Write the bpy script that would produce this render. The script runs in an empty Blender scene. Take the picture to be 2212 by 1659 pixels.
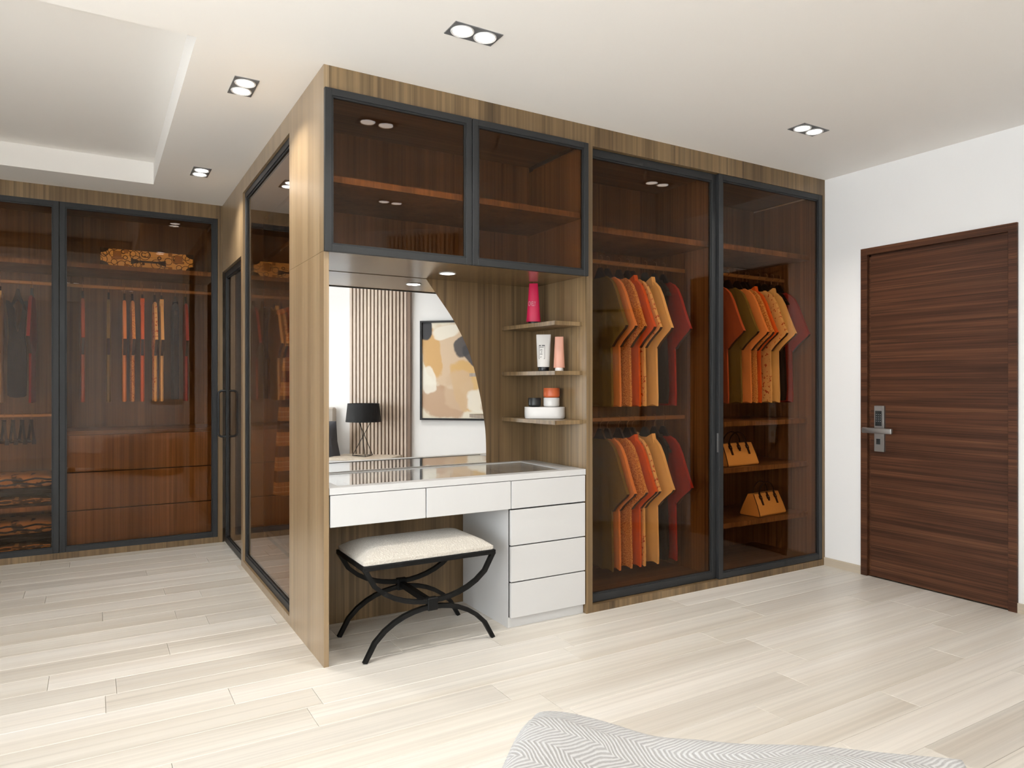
import bpy, bmesh, math, random
from mathutils import Vector, Matrix
random.seed(7)
sc = bpy.context.scene
COL = sc.collection
R = math.radians

# ------------------------------------------------------------------ camera, world, light, exposure
FPX, YAW, EYE = 1522.5, R(30.603), 1.2693
cam_d = bpy.data.cameras.new('camera'); cam = bpy.data.objects.new('camera', cam_d); COL.objects.link(cam)
cam_d.sensor_width = 36.0; cam_d.lens = FPX / 2212 * 36.0; cam_d.clip_start = 0.05
cam.location = (0, 0, EYE); cam.rotation_euler = (R(90), 0, -YAW)
sc.camera = cam

w = bpy.data.worlds.new('sky'); sc.world = w; w.use_nodes = True
bg = w.node_tree.nodes['Background']; bg.inputs[0].default_value = (0.94, 0.97, 1.0, 1); bg.inputs[1].default_value = 10.8

WIN = (-2.2, 2.5, 0.25, 2.45)      # unseen window placed for its daylight, in the wall at X = -2.3: Y0, Y1, Z0, Z1
pd = bpy.data.lights.new('window_daylight', 'AREA'); pd.shape = 'RECTANGLE'
pd.size = WIN[3] - WIN[2]; pd.size_y = WIN[1] - WIN[0]; pd.cycles.is_portal = True
po = bpy.data.objects.new('window_daylight', pd); COL.objects.link(po)
po.location = (-2.36, (WIN[0] + WIN[1]) / 2, (WIN[2] + WIN[3]) / 2); po.rotation_euler = (0, R(-90), 0)

sc.view_settings.view_transform = 'Standard'; sc.view_settings.look = 'None'
sc.view_settings.gamma = 1.0; sc.view_settings.use_curve_mapping = False
sc.view_settings.exposure = -0.22
DOWNLIGHT_W = 5.5
LAMP_W = 3.2
cy = sc.cycles
cy.use_denoising = True
cy.max_bounces = 7; cy.diffuse_bounces = 5; cy.glossy_bounces = 4; cy.transmission_bounces = 2; cy.transparent_max_bounces = 12
cy.use_adaptive_sampling = True; cy.adaptive_threshold = 0.05; cy.adaptive_min_samples = 16; cy.use_light_tree = False
cy.sample_clamp_indirect = 6.0; cy.caustics_reflective = False; cy.caustics_refractive = False

# ------------------------------------------------------------------ helpers
def lin(c):
    return tuple((v / 255 / 12.92) if v / 255 <= 0.04045 else ((v / 255 + 0.055) / 1.055) ** 2.4 for v in c)

def new_mat(name):
    m = bpy.data.materials.new(name); m.use_nodes = True
    return m, m.node_tree.nodes, m.node_tree.links, m.node_tree.nodes['Principled BSDF']

def plain(name, col, rough=0.5, metal=0.0, spec=0.5, bump=None, coat=0.0):
    m, N, L, b = new_mat(name)
    b.inputs['Base Color'].default_value = (*col, 1); b.inputs['Roughness'].default_value = rough
    b.inputs['Metallic'].default_value = metal; b.inputs['Specular IOR Level'].default_value = spec
    b.inputs['Coat Weight'].default_value = coat
    if bump:
        sc_, st = bump
        n = N.new('ShaderNodeTexNoise'); n.inputs['Scale'].default_value = sc_; n.inputs['Detail'].default_value = 4
        g = N.new('ShaderNodeNewGeometry'); L.new(g.outputs['Position'], n.inputs['Vector'])
        bu = N.new('ShaderNodeBump'); bu.inputs['Strength'].default_value = st; bu.inputs['Distance'].default_value = 0.01
        L.new(n.outputs['Fac'], bu.inputs['Height']); L.new(bu.outputs['Normal'], b.inputs['Normal'])
    return m

def ramp(N, pts, interp='LINEAR'):
    r = N.new('ShaderNodeValToRGB'); e = r.color_ramp.elements; r.color_ramp.interpolation = interp
    while len(e) < len(pts): e.new(0.5)
    for i, (p, c) in enumerate(pts):
        e[i].position = p; e[i].color = (*c, 1) if len(c) == 3 else c
    return r

def mixc(N, L, fac, a, b, mode='MIX'):
    x = N.new('ShaderNodeMix'); x.data_type = 'RGBA'; x.blend_type = mode
    for s, v in ((x.inputs[0], fac), (x.inputs[6], a), (x.inputs[7], b)):
        if hasattr(v, 'is_linked'): L.new(v, s)
        elif isinstance(v, (int, float)): s.default_value = v
        else: s.default_value = (*v, 1)
    return x.outputs[2]

def math_n(N, L, op, a, b=None, c=None):
    x = N.new('ShaderNodeMath'); x.operation = op
    for i, v in enumerate((a, b, c)):
        if v is None: continue
        if hasattr(v, 'is_linked'): L.new(v, x.inputs[i])
        else: x.inputs[i].default_value = v
    return x.outputs[0]

def wood(name, axis, dark, mid, light, rough=0.35, band=5.0, streak=60.0, rand=False, contrast=1.0, bstr=0.08, line=0.55):
    """veneer with the grain running along the axis ('x','y','z')"""
    m, N, L, b = new_mat(name)
    g = N.new('ShaderNodeNewGeometry'); src = g.outputs['Position']
    if rand:
        oi = N.new('ShaderNodeObjectInfo'); mu = N.new('ShaderNodeVectorMath'); mu.operation = 'ADD'
        cx = N.new('ShaderNodeCombineXYZ'); k = math_n(N, L, 'MULTIPLY', oi.outputs['Random'], 60.0)
        for i in range(3): L.new(k, cx.inputs[i])
        L.new(src, mu.inputs[0]); L.new(cx.outputs[0], mu.inputs[1]); src = mu.outputs[0]
    def tex(s, stretch, detail, distort=0.0):
        mp = N.new('ShaderNodeMapping'); mp.vector_type = 'POINT'
        v = [s, s, s]; v['xyz'.index(axis)] = s * stretch
        mp.inputs['Scale'].default_value = v; L.new(src, mp.inputs['Vector'])
        t = N.new('ShaderNodeTexNoise'); t.inputs['Scale'].default_value = 1.0; t.inputs['Detail'].default_value = detail
        t.inputs['Roughness'].default_value = 0.6; t.inputs['Distortion'].default_value = distort
        L.new(mp.outputs[0], t.inputs['Vector']); return t.outputs['Fac']
    f1 = tex(band, 0.016, 2.5, 0.06); f2 = tex(streak, 0.008, 5.0); f3 = tex(band * 3.8, 0.018, 3.0, 0.15)
    r1 = ramp(N, [(0.30, dark), (0.50, mid), (0.68, light)]); L.new(f1, r1.inputs[0])
    r2 = ramp(N, [(0.32, (1 - 0.45 * contrast,) * 3), (0.62, (1.0, 1.0, 1.0))]); L.new(f2, r2.inputs[0])
    r3 = ramp(N, [(0.36, (line,) * 3), (0.43, (1, 1, 1))]); L.new(f3, r3.inputs[0])
    c = mixc(N, L, 1.0, r1.outputs[0], r2.outputs[0], 'MULTIPLY'); c = mixc(N, L, 0.75, c, r3.outputs[0], 'MULTIPLY')
    if rand:
        rr = ramp(N, [(0.0, (0.86, 0.85, 0.84)), (0.35, (0.95, 0.94, 0.92)), (0.7, (1.0, 1.0, 1.0)), (1.0, (1.05, 1.05, 1.06))])
        oi2 = N.new('ShaderNodeObjectInfo'); L.new(oi2.outputs['Random'], rr.inputs[0]); c = mixc(N, L, 1.0, c, rr.outputs[0], 'MULTIPLY')
    L.new(c, b.inputs['Base Color']); b.inputs['Roughness'].default_value = rough
    bu = N.new('ShaderNodeBump'); bu.inputs['Strength'].default_value = bstr; bu.inputs['Distance'].default_value = 0.002
    L.new(f2, bu.inputs['Height']); L.new(bu.outputs['Normal'], b.inputs['Normal'])
    return m

def glass(name, tint, f0=0.045, rough=0.0):
    m = bpy.data.materials.new(name); m.use_nodes = True; N = m.node_tree.nodes; L = m.node_tree.links; N.clear()
    o = N.new('ShaderNodeOutputMaterial'); mx = N.new('ShaderNodeMixShader'); t = N.new('ShaderNodeBsdfTransparent'); g = N.new('ShaderNodeBsdfGlossy')
    t.inputs[0].default_value = (*tint, 1); g.inputs['Color'].default_value = (1, 1, 1, 1); g.inputs['Roughness'].default_value = rough
    lw = N.new('ShaderNodeLayerWeight'); lw.inputs[0].default_value = 0.5
    p = math_n(N, L, 'POWER', lw.outputs['Facing'], 5.0); f = math_n(N, L, 'MULTIPLY_ADD', p, 1 - f0, f0)
    L.new(f, mx.inputs[0]); L.new(t.outputs[0], mx.inputs[1]); L.new(g.outputs[0], mx.inputs[2]); L.new(mx.outputs[0], o.inputs[0])
    return m

def emit(name, col, s):
    m = bpy.data.materials.new(name); m.use_nodes = True; N = m.node_tree.nodes; N.clear(); L = m.node_tree.links
    o = N.new('ShaderNodeOutputMaterial'); e = N.new('ShaderNodeEmission'); e.inputs[0].default_value = (*col, 1); e.inputs[1].default_value = s
    L.new(e.outputs[0], o.inputs[0]); m.cycles.emission_sampling = 'NONE'; return m

def bx(bm, x0, x1, y0, y1, z0, z1, mat=0, M=None):
    x0, x1 = sorted((x0, x1)); y0, y1 = sorted((y0, y1)); z0, z1 = sorted((z0, z1))
    v = [bm.verts.new(p) for p in ((x0, y0, z0), (x1, y0, z0), (x1, y1, z0), (x0, y1, z0), (x0, y0, z1), (x1, y0, z1), (x1, y1, z1), (x0, y1, z1))]
    if M is not None:
        for q in v: q.co = M @ q.co
    fs = [bm.faces.new([v[i] for i in f]) for f in ((3, 2, 1, 0), (4, 5, 6, 7), (0, 1, 5, 4), (1, 2, 6, 5), (2, 3, 7, 6), (3, 0, 4, 7))]
    for f in fs: f.material_index = mat
    return v

def boxbm(*boxes, bevel=0.0, seg=1, M=None):
    bm = bmesh.new()
    for b in boxes: bx(bm, *b, M=M)
    if bevel: bmesh.ops.bevel(bm, geom=bm.edges[:], offset=bevel, segments=seg, affect='EDGES', profile=0.5)
    return bm

def prism(bm, pts, lo, hi, axis='z'):
    """closed outline extruded between lo and hi along an axis; pts are the two other coordinates in order"""
    def P(a, b, c): return {'z': (a, b, c), 'y': (a, c, b), 'x': (c, a, b)}[axis]
    A = [bm.verts.new(P(a, b, lo)) for a, b in pts]; B = [bm.verts.new(P(a, b, hi)) for a, b in pts]; n = len(pts)
    fs = [bm.faces.new(A), bm.faces.new(B)]
    for i in range(n): fs.append(bm.faces.new((A[i], A[(i + 1) % n], B[(i + 1) % n], B[i])))
    bmesh.ops.recalc_face_normals(bm, faces=fs)
    return fs

def tube(bm, pts, r, n=8, square=False, caps=True):
    pts = [Vector(p) for p in pts]; rings = []
    prev = None
    for i, p in enumerate(pts):
        d = (pts[min(i + 1, len(pts) - 1)] - pts[max(i - 1, 0)]).normalized()
        if prev is None:
            up = Vector((0, 0, 1)) if abs(d.z) < 0.9 else Vector((0, 1, 0))
            a = d.cross(up).normalized()
        else:
            a = (prev - d * prev.dot(d)).normalized()
        prev = a; b = d.cross(a)
        k = 4 if square else n; off = math.pi / 4 if square else 0
        rr = r * 1.414 if square else r
        rings.append([bm.verts.new(p + (a * math.cos(off + 2 * math.pi * j / k) + b * math.sin(off + 2 * math.pi * j / k)) * rr) for j in range(k)])
    fs = []
    for A, B in zip(rings, rings[1:]):
        k = len(A)
        for j in range(k): fs.append(bm.faces.new((A[j], A[(j + 1) % k], B[(j + 1) % k], B[j])))
    if caps: fs += [bm.faces.new(rings[0][::-1]), bm.faces.new(rings[-1])]
    bmesh.ops.recalc_face_normals(bm, faces=fs)

def lathe(bm, prof, c=(0, 0, 0), n=24, sx=1.0, sy=1.0):
    rings = []; c = Vector(c)
    for r, z in prof:
        rings.append([bm.verts.new(c + Vector((r * math.cos(2 * math.pi * i / n) * sx, r * math.sin(2 * math.pi * i / n) * sy, z))) for i in range(n)])
    fs = []
    for A, B in zip(rings, rings[1:]):
        for j in range(n): fs.append(bm.faces.new((A[j], A[(j + 1) % n], B[(j + 1) % n], B[j])))
    if prof[0][0] > 1e-5: fs.append(bm.faces.new(rings[0][::-1]))
    if prof[-1][0] > 1e-5: fs.append(bm.faces.new(rings[-1]))
    bmesh.ops.remove_doubles(bm, verts=bm.verts[:], dist=1e-6)
    bmesh.ops.recalc_face_normals(bm, faces=bm.faces[:])

def loft(bm, rings, cap=True, closed=True):
    V = [[bm.verts.new(p) for p in r] for r in rings]; k = len(V[0]); fs = []
    for A, B in zip(V, V[1:]):
        for j in range(k if closed else k - 1): fs.append(bm.faces.new((A[j], A[(j + 1) % k], B[(j + 1) % k], B[j])))
    if cap: fs += [bm.faces.new(V[0][::-1]), bm.faces.new(V[-1])]
    bmesh.ops.recalc_face_normals(bm, faces=fs)
    return V

def add(name, bm, mats, parent=None, smooth=False, loc=None):
    me = bpy.data.meshes.new(name); bm.to_mesh(me); bm.free()
    for m in (mats if isinstance(mats, (list, tuple)) else [mats]): me.materials.append(m)
    if smooth:
        me.polygons.foreach_set('use_smooth', [True] * len(me.polygons))
        try: me.set_sharp_from_angle(angle=R(38))
        except Exception: pass
    o = bpy.data.objects.new(name, me); COL.objects.link(o)
    if loc is not None: o.location = loc
    if parent is not None:
        o.parent = parent
        if loc is None: o.matrix_parent_inverse = Matrix.Translation(-Vector(ORG[parent.name]))
    return o

ORG = {}
def part(parent, name, *boxes, mat, bevel=0.0, label=None, M=None):
    o = add(name, boxbm(*boxes, bevel=bevel, M=M), mat, None)
    attach(o, parent)
    if label: o['label'] = label
    return o

def attach(o, parent):
    """parent a world-space mesh without moving it"""
    off = Vector((0, 0, 0)); p = parent
    o.parent = parent
    base = ORG.get(parent.name, (0, 0, 0))
    o.matrix_parent_inverse = Matrix.Translation(-Vector(base))
    ORG.setdefault(o.name, (0, 0, 0))
    return o

def thing(name, label, cat, loc=(0, 0, 0), group=None):
    o = bpy.data.objects.new(name, None); COL.objects.link(o); o.location = loc; o.empty_display_size = 0.1
    ORG[o.name] = tuple(loc)
    return tag(o, label, cat, group)

def tag(o, label, cat, group=None):
    o['label'] = label; o['category'] = cat
    if group: o['group'] = group
    return o

def struct(o):
    o['kind'] = 'structure'; return o

def copy_tree(o, parent=None):
    c = o.copy(); COL.objects.link(c)
    if parent is not None:
        c.parent = parent; c.matrix_parent_inverse = o.matrix_parent_inverse.copy()
    for ch in list(o.children): copy_tree(ch, c)
    return c

# ------------------------------------------------------------------ materials
WD, WM, WL = (0.150, 0.092, 0.042), (0.225, 0.144, 0.069), (0.295, 0.197, 0.100)
M_wood = wood('walnut_veneer_vertical', 'z', WD, WM, WL)
M_woodx = wood('walnut_veneer_lengthwise', 'x', WD, WM, WL)
M_woody = wood('walnut_veneer_crosswise', 'y', WD, WM, WL)
M_soffit = wood('glossy_walnut_soffit', 'y', WD, WM, WL, rough=0.2)
M_panel = wood('walnut_end_panel', 'z', (0.27, 0.18, 0.095), (0.34, 0.235, 0.13), (0.40, 0.285, 0.165), rough=0.3, band=9, streak=90, contrast=0.55, line=0.85)
_p = M_panel.node_tree.nodes['Principled BSDF']; _p.inputs['Coat Weight'].default_value = 0.45; _p.inputs['Coat Roughness'].default_value = 0.28
M_floor = wood('bleached_oak_plank', 'x', (0.63, 0.58, 0.51), (0.70, 0.66, 0.60), (0.75, 0.715, 0.66), rough=0.38, band=9, streak=70, rand=True, contrast=0.28, bstr=0.04, line=0.92)
M_subfloor = plain('subfloor', (0.35, 0.29, 0.22), 0.8)
M_base = wood('pale_oak_baseboard', 'y', (0.52, 0.44, 0.34), (0.60, 0.52, 0.42), (0.66, 0.58, 0.48), contrast=0.3, line=0.9)
M_door = wood('dark_walnut_door', 'y', (0.062, 0.0215, 0.0095), (0.098, 0.036, 0.0160), (0.150, 0.060, 0.027), rough=0.5, band=22, streak=170, contrast=1.4, line=0.75); M_door.node_tree.nodes['Principled BSDF'].inputs['Specular IOR Level'].default_value = 0.3
M_wall = plain('white_wall_paint', (0.87, 0.865, 0.86), 0.75, spec=0.25, bump=(120, 0.03))
M_ceil = plain('warm_white_ceiling_paint', (0.91, 0.885, 0.85), 0.85, spec=0.2)
M_frame = plain('charcoal_aluminium', (0.025, 0.0262, 0.0275), 0.45, spec=0.35)
M_frame_l = plain('charcoal_aluminium_bead', (0.022, 0.023, 0.024), 0.45, spec=.3)
M_tint = glass('bronze_tinted_glass', (0.84, 0.69, 0.545), 0.017)
M_clear = glass('clear_glass', (0.95, 0.96, 0.96), 0.04)
M_mirror = None
_m, _n, _l, _b = new_mat('mirror_silver'); _b.inputs['Base Color'].default_value = (0.93, 0.94, 0.945, 1); _b.inputs['Metallic'].default_value = 1.0; _b.inputs['Roughness'].default_value = 0.0; M_mirror = _m
M_white = plain('white_lacquer', (0.60, 0.597, 0.594), 0.35)
M_white_in = plain('white_matt_interior', (0.62, 0.61, 0.62), 0.6)
M_gap = plain('shadow_gap_black', (0.02, 0.02, 0.02), 0.8)
M_blackm = plain('black_metal', (0.004, 0.004, 0.004), 0.55, spec=.25, bump=(200, 0.08))
M_black = plain('black_plastic', (0.008, 0.008, 0.009), 0.4)
M_steel = plain('satin_steel', (0.33, 0.32, 0.31), 0.38, metal=0.85)
M_wire = plain('dull_wire', (0.35, 0.26, 0.18), 0.4, metal=0.6)
M_rod = plain('bronze_rail', (0.42, 0.30, 0.17), 0.4, metal=0.4)
M_lamp = emit('lamp_disc', (1.0, 0.97, 0.93), 14.0)
M_lamp_s = emit('niche_lamp_disc', (1.0, 0.97, 0.92), 9.0)
M_chrome = plain('lamp_reflector', (0.72, 0.71, 0.70), 0.3)
M_plate = plain('gunmetal_plate', (0.15, 0.15, 0.155), 0.35)
M_boucle = None
def boucle():
    m, N, L, b = new_mat('ivory_boucle')
    g = N.new('ShaderNodeNewGeometry'); v = N.new('ShaderNodeTexVoronoi'); v.inputs['Scale'].default_value = 120; L.new(g.outputs['Position'], v.inputs['Vector'])
    n = N.new('ShaderNodeTexNoise'); n.inputs['Scale'].default_value = 70; L.new(g.outputs['Position'], n.inputs['Vector'])
    h = math_n(N, L, 'ADD', v.outputs['Distance'], n.outputs['Fac'])
    r = ramp(N, [(0.45, (0.70, 0.66, 0.59)), (0.95, (0.54, 0.50, 0.44))]); L.new(h, r.inputs[0]); L.new(r.outputs[0], b.inputs['Base Color'])
    b.inputs['Roughness'].default_value = 0.95; b.inputs['Sheen Weight'].default_value = 0.3
    bu = N.new('ShaderNodeBump'); bu.inputs['Strength'].default_value = 0.6; bu.inputs['Distance'].default_value = 0.004; bu.invert = True
    L.new(h, bu.inputs['Height']); L.new(bu.outputs['Normal'], b.inputs['Normal']); return m
M_boucle = boucle()

def cloth(name, col, pat=None):
    m, N, L, b = new_mat(name)
    b.inputs['Roughness'].default_value = 0.9; b.inputs['Specular IOR Level'].default_value = 0.2
    tc = N.new('ShaderNodeTexCoord')
    n = N.new('ShaderNodeTexNoise'); n.inputs['Scale'].default_value = 22; n.inputs['Detail'].default_value = 2
    mp = N.new('ShaderNodeMapping'); mp.inputs['Scale'].default_value = (1, 1, 0.12); L.new(tc.outputs['Object'], mp.inputs[0]); L.new(mp.outputs[0], n.inputs['Vector'])
    bu = N.new('ShaderNodeBump'); bu.inputs['Strength'].default_value = 0.5; bu.inputs['Distance'].default_value = 0.01
    L.new(n.outputs['Fac'], bu.inputs['Height']); L.new(bu.outputs['Normal'], b.inputs['Normal'])
    if pat is None:
        b.inputs['Base Color'].default_value = (*col, 1)
    else:
        t = N.new('ShaderNodeTexNoise'); t.inputs['Scale'].default_value = pat[1]; t.inputs['Detail'].default_value = 3; L.new(tc.outputs['Object'], t.inputs['Vector'])
        r = ramp(N, [(pat[2], col), (pat[2] + 0.05, pat[0])]); L.new(t.outputs['Fac'], r.inputs[0]); L.new(r.outputs[0], b.inputs['Base Color'])
    return m

# ------------------------------------------------------------------ setting
H = 2.70
X0, Y0, XR, YB, XL, YS = 0.882, 3.14, 4.41, 6.06, -2.30, -2.30
C0 = Vector((4.41, 1.885, 0)); WA = R(42)
E_ = Vector((-math.cos(WA), -math.sin(WA), 0)); N_ = Vector((-math.sin(WA), math.cos(WA), 0))   # along the angled wall, into the room
def wl(s, d, z): return C0 + E_ * s + N_ * d + Vector((0, 0, z))
def wmat(): return Matrix((( E_.x, N_.x, 0, C0.x), (E_.y, N_.y, 0, C0.y), (0, 0, 1, 0), (0, 0, 0, 1)))
WM_ = wmat()

floor = struct(add('floor', boxbm((XL - .2, XR + .15, YS - .2, 6.75, -0.10, -0.012)), M_subfloor)); ORG[floor.name] = (0, 0, 0)
PW, PO = 0.175, 2.263
row = math.floor((YS - PO) / PW)
known = {0: 1.57, 2: 0.715, 4: 0.478, 5: 0.036, 7: -0.171, 8: 0.303, 12: 0.035, -3: 2.24}
plank_mesh = {}
nplank = 0
while PO + row * PW < 6.04:
    ya, yb = PO + row * PW, PO + (row + 1) * PW
    ya2, yb2 = max(ya, YS), min(yb, 6.07)
    xmax = XR if yb > 1.885 else XR - (1.885 - yb) / math.tan(WA)
    x = XL
    LEN = 1.22
    off = known.get(row, random.uniform(0, LEN))
    cuts = [XL] + [c for c in (off + LEN * k for k in range(-6, 7)) if XL + 0.05 < c < xmax - 0.05] + [xmax]
    for a, b in zip(cuts, cuts[1:]):
        if ya > 3.72 and a > 1.3: continue
        if ya > 3.72 and b > 1.9: b = 1.9
        bm = bmesh.new()
        g = 0.0006
        v0 = [(a + g, ya2 + g), (b - g, ya2 + g), (b - g, yb2 - g), (a + g, yb2 - g)]
        i_ = 0.0016
        v1 = [(a + g + i_, ya2 + g + i_), (b - g - i_, ya2 + g + i_), (b - g - i_, yb2 - g - i_), (a + g + i_, yb2 - g - i_)]
        loft(bm, [[(p[0], p[1], -0.012) for p in v0], [(p[0], p[1], -0.0012) for p in v0], [(p[0], p[1], 0.0) for p in v1]])
        o = add('plank', bm, M_floor); attach(o, floor); nplank += 1
    row += 1

# ceiling with the raised tray
TX0, TX1, TY0, TY1, TZ = -1.95, 0.360, 3.163, 5.655, 2.855
bm = bmesh.new()
bx(bm, XL - .2, TX0, YS - .2, 6.8, H, H + 0.3); bx(bm, TX1, XR + .15, YS - .2, 6.8, H, H + 0.3)
bx(bm, TX0, TX1, YS - .2, TY0, H, H + 0.3); bx(bm, TX0, TX1, TY1, 6.8, H, H + 0.3); bx(bm, TX0, TX1, TY0, TY1, TZ, H + 0.3)
struct(add('ceiling', bm, M_ceil))
DY0, DY1, DZ = 1.936, 2.863, 2.167
bm = boxbm((XR, XR + .15, C0.y - 0.12, DY0, -.1, H), (XR, XR + .15, DY1, 6.8, -.1, H), (XR, XR + .15, DY0, DY1, DZ, H), (XR + .075, XR + .15, DY0, DY1, -.1, DZ))  # last box added behind the door to block sky light leaking under it
struct(add('wall_right', bm, M_wall))
struct(add('wall_angled', boxbm((-0.12, 7.0, -0.12, 0.0, -.1, H), M=WM_), M_wall))
struct(add('wall_back', boxbm((XL - .2, 0.4, YS - .15, YS, -.1, H)), M_wall))
a, b, c, d = WIN
struct(add('wall_left', boxbm((XL - .15, XL, YS, a, -.1, H), (XL - .15, XL, b, 6.8, -.1, H), (XL - .15, XL, a, b, -.1, c), (XL - .15, XL, a, b, d, H)), M_wall))
struct(add('wall_far', boxbm((XL - .2, XR + .15, 6.70, 6.85, -.1, H)), M_wall))
win = add('unseen_window', boxbm((XL - .10, XL - .04, a, b, c, c + .05), (XL - .10, XL - .04, a, b, d - .05, d), *[(XL - .10, XL - .04, yy - .025, yy + .025, c + .05, d - .05) for yy in (a + .025, a + 1.55, a + 3.10, b - .025)]), M_white); struct(win)  # unseen window, positioned to bring daylight onto the cabinet fronts
for k in range(3):
    y = a + 1.55 * k
    o = add('window_pane', boxbm((XL - .075, XL - .069, y + .05, y + 1.52, c + .05, d - .05)), M_clear); attach(o, win)
struct(add('baseboard_right', boxbm((XR - .012, XR, DY1, Y0, 0, .055), (XR - .012, XR, 1.90, DY0, 0, .055)), M_base))
struct(add('baseboard_angled', boxbm((0.01, 2.15, 0, .012, 0, .055), M=WM_), M_base))

# the entrance door in the right wall
dr = struct(thing('door_1', 'dark walnut flush door with horizontal grain and steel lever lock', 'door', (XR, (DY0 + DY1) / 2, 0)))
fw = 0.045
part(dr, 'door_frame', (XR - .016, XR + .06, DY0, DY0 + fw, 0, DZ), (XR - .016, XR + .06, DY1 - fw, DY1, 0, DZ), (XR - .016, XR + .06, DY0 + fw, DY1 - fw, DZ - fw, DZ), mat=M_door, bevel=0.0015)
part(dr, 'door_stop', (XR + .012, XR + .05, DY0 + fw, DY0 + fw + .012, 0, DZ - fw), (XR + .012, XR + .05, DY1 - fw - .012, DY1 - fw, 0, DZ - fw), (XR + .012, XR + .05, DY0 + fw, DY1 - fw, DZ - fw - .012, DZ - fw), mat=M_door)
leaf = part(dr, 'door_leaf', (XR + .004, XR + .046, DY0 + fw + .004, DY1 - fw - .014, .006, DZ - fw - .012), mat=M_door)
lock = part(dr, 'lock_plate', (XR - .016, XR + .004, 2.702, 2.768, .828, 1.128), mat=M_steel, bevel=.002, label='satin steel lock plate with keypad')
o = add('keypad', boxbm((XR - .0175, XR - .016, 2.716, 2.760, .996, 1.094)), plain('keypad_black', (0.02, 0.022, 0.022), 0.25)); attach(o, lock)
for i in range(4):
    for j in range(3):
        q = add('key', boxbm((XR - .0182, XR - .0174, 2.724 + .0135 * j - .0015, 2.724 + .0135 * j + .0015, 1.07 - .0145 * i - .0015, 1.07 - .0145 * i + .0015)), plain('key_white', (0.7, 0.7, 0.7), 0.4) if 'key_white' not in bpy.data.materials else bpy.data.materials['key_white']); attach(q, lock)
o = add('fingerprint_reader', boxbm((XR - .0175, XR - .016, 2.726, 2.752, .876, .912)), bpy.data.materials['keypad_black']); attach(o, lock)
lv = boxbm((XR - .068, XR - .046, 2.622, 2.824, .949, .984), bevel=.006, seg=3)
o = add('lever_handle', lv, M_steel, smooth=True); attach(o, dr); o['label'] = 'satin steel lever handle'
part(dr, 'lever_neck', (XR - .05, XR - .014, 2.733, 2.757, .955, .978), mat=M_steel, bevel=.002)

# ------------------------------------------------------------------ framed glass doors
def door_frame(parent, name, axis, u0, u1, z0, z1, p0, depth, sw=0.038, bead=0.009, pane_mat=None, label=None, out=-1):
    """framed pane; axis 'x' = lies along X at plane Y=p0 (front), axis 'y' = lies along Y at plane X=p0. depth goes away from the viewer"""
    B = lambda ua, ub, za, zb, pa, pb: (ua, ub, pa, pb, za, zb) if axis == 'x' else (pa, pb, ua, ub, za, zb)
    q0, q1 = p0, p0 + depth
    d = add(name, boxbm(B(u0, u0 + sw, z0, z1, q0, q1), B(u1 - sw, u1, z0, z1, q0, q1), B(u0 + sw, u1 - sw, z0, z0 + sw, q0, q1), B(u0 + sw, u1 - sw, z1 - sw, z1, q0, q1), bevel=0.0012), M_frame)
    attach(d, parent); d['label'] = label or 'charcoal metal door frame'
    s2 = sw + bead; r0, r1 = p0 + 0.006, p0 + depth - 0.002
    e = add('glazing_bead', boxbm(B(u0 + sw, u0 + s2, z0 + sw, z1 - sw, r0, r1), B(u1 - s2, u1 - sw, z0 + sw, z1 - sw, r0, r1), B(u0 + s2, u1 - s2, z0 + sw, z0 + s2, r0, r1), B(u0 + s2, u1 - s2, z1 - s2, z1 - sw, r0, r1)), M_frame_l)
    attach(e, d)
    g0 = p0 + 0.012
    pane = add('pane', boxbm(B(u0 + s2 - .004, u1 - s2 + .004, z0 + s2 - .004, z1 - s2 + .004, g0, g0 + 0.005)), pane_mat or M_tint)
    attach(pane, d); pane['label'] = 'bronze tinted glass pane'
    return d

# ------------------------------------------------------------------ vanity cabinet (side panel, niche, upper cupboard)
XD0, XD1 = 2.335, 2.377           # divider between vanity and sliding wardrobe
YN = 3.69                          # niche back
ZS = 1.866                         # niche soffit
vc = thing('vanity_cabinet', 'tall walnut cabinet with glazed upper cupboards over a mirrored dressing niche', 'cabinet', (1.6, 3.45, 0))
part(vc, 'side_panel', (0.880, 0.903, Y0, 3.789, 0, ZS), mat=M_panel)
part(vc, 'side_panel', (0.8795, 0.903, Y0, 3.789, ZS + .0008, H), mat=M_panel)
part(vc, 'header_panel', (0.903, XD1, Y0, Y0 + .02, 2.588, H), mat=M_wood)
part(vc, 'divider_panel', (XD0, XD1, Y0, 3.78, 0, 2.588), mat=M_wood)
part(vc, 'soffit_panel', (0.903, XD0, Y0 + .004, YN, ZS, ZS + .022), mat=M_soffit)
part(vc, 'niche_back', (0.903, XD0, YN, YN + .02, 0, ZS), mat=M_wood)
part(vc, 'cupboard_back', (0.903, XD0, 3.74, 3.76, ZS + .022, 2.62), mat=M_wood)
part(vc, 'cupboard_top', (0.903, XD0, Y0 + .02, 3.76, 2.62, 2.64), mat=M_woodx)
part(vc, 'cupboard_shelf', (0.903, XD0, Y0 + .045, 3.74, 2.192, 2.222), mat=M_wood)
door_frame(vc, 'cupboard_door', 'x', 0.879, 1.6135, 1.862, 2.592, 3.118, 0.022, sw=.031)
door_frame(vc, 'cupboard_door', 'x', 1.6175, 2.334, 1.862, 2.592, 3.118, 0.022, sw=.031)
for z in (1.614, 1.341, 1.069):
    bm = bmesh.new(); prism(bm, [(2.112, YN), (2.150, 3.178), (XD0, 3.178), (XD0, YN)], z - .022, z)
    o = add('corner_shelf', bm, M_wood); attach(o, vc)

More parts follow.
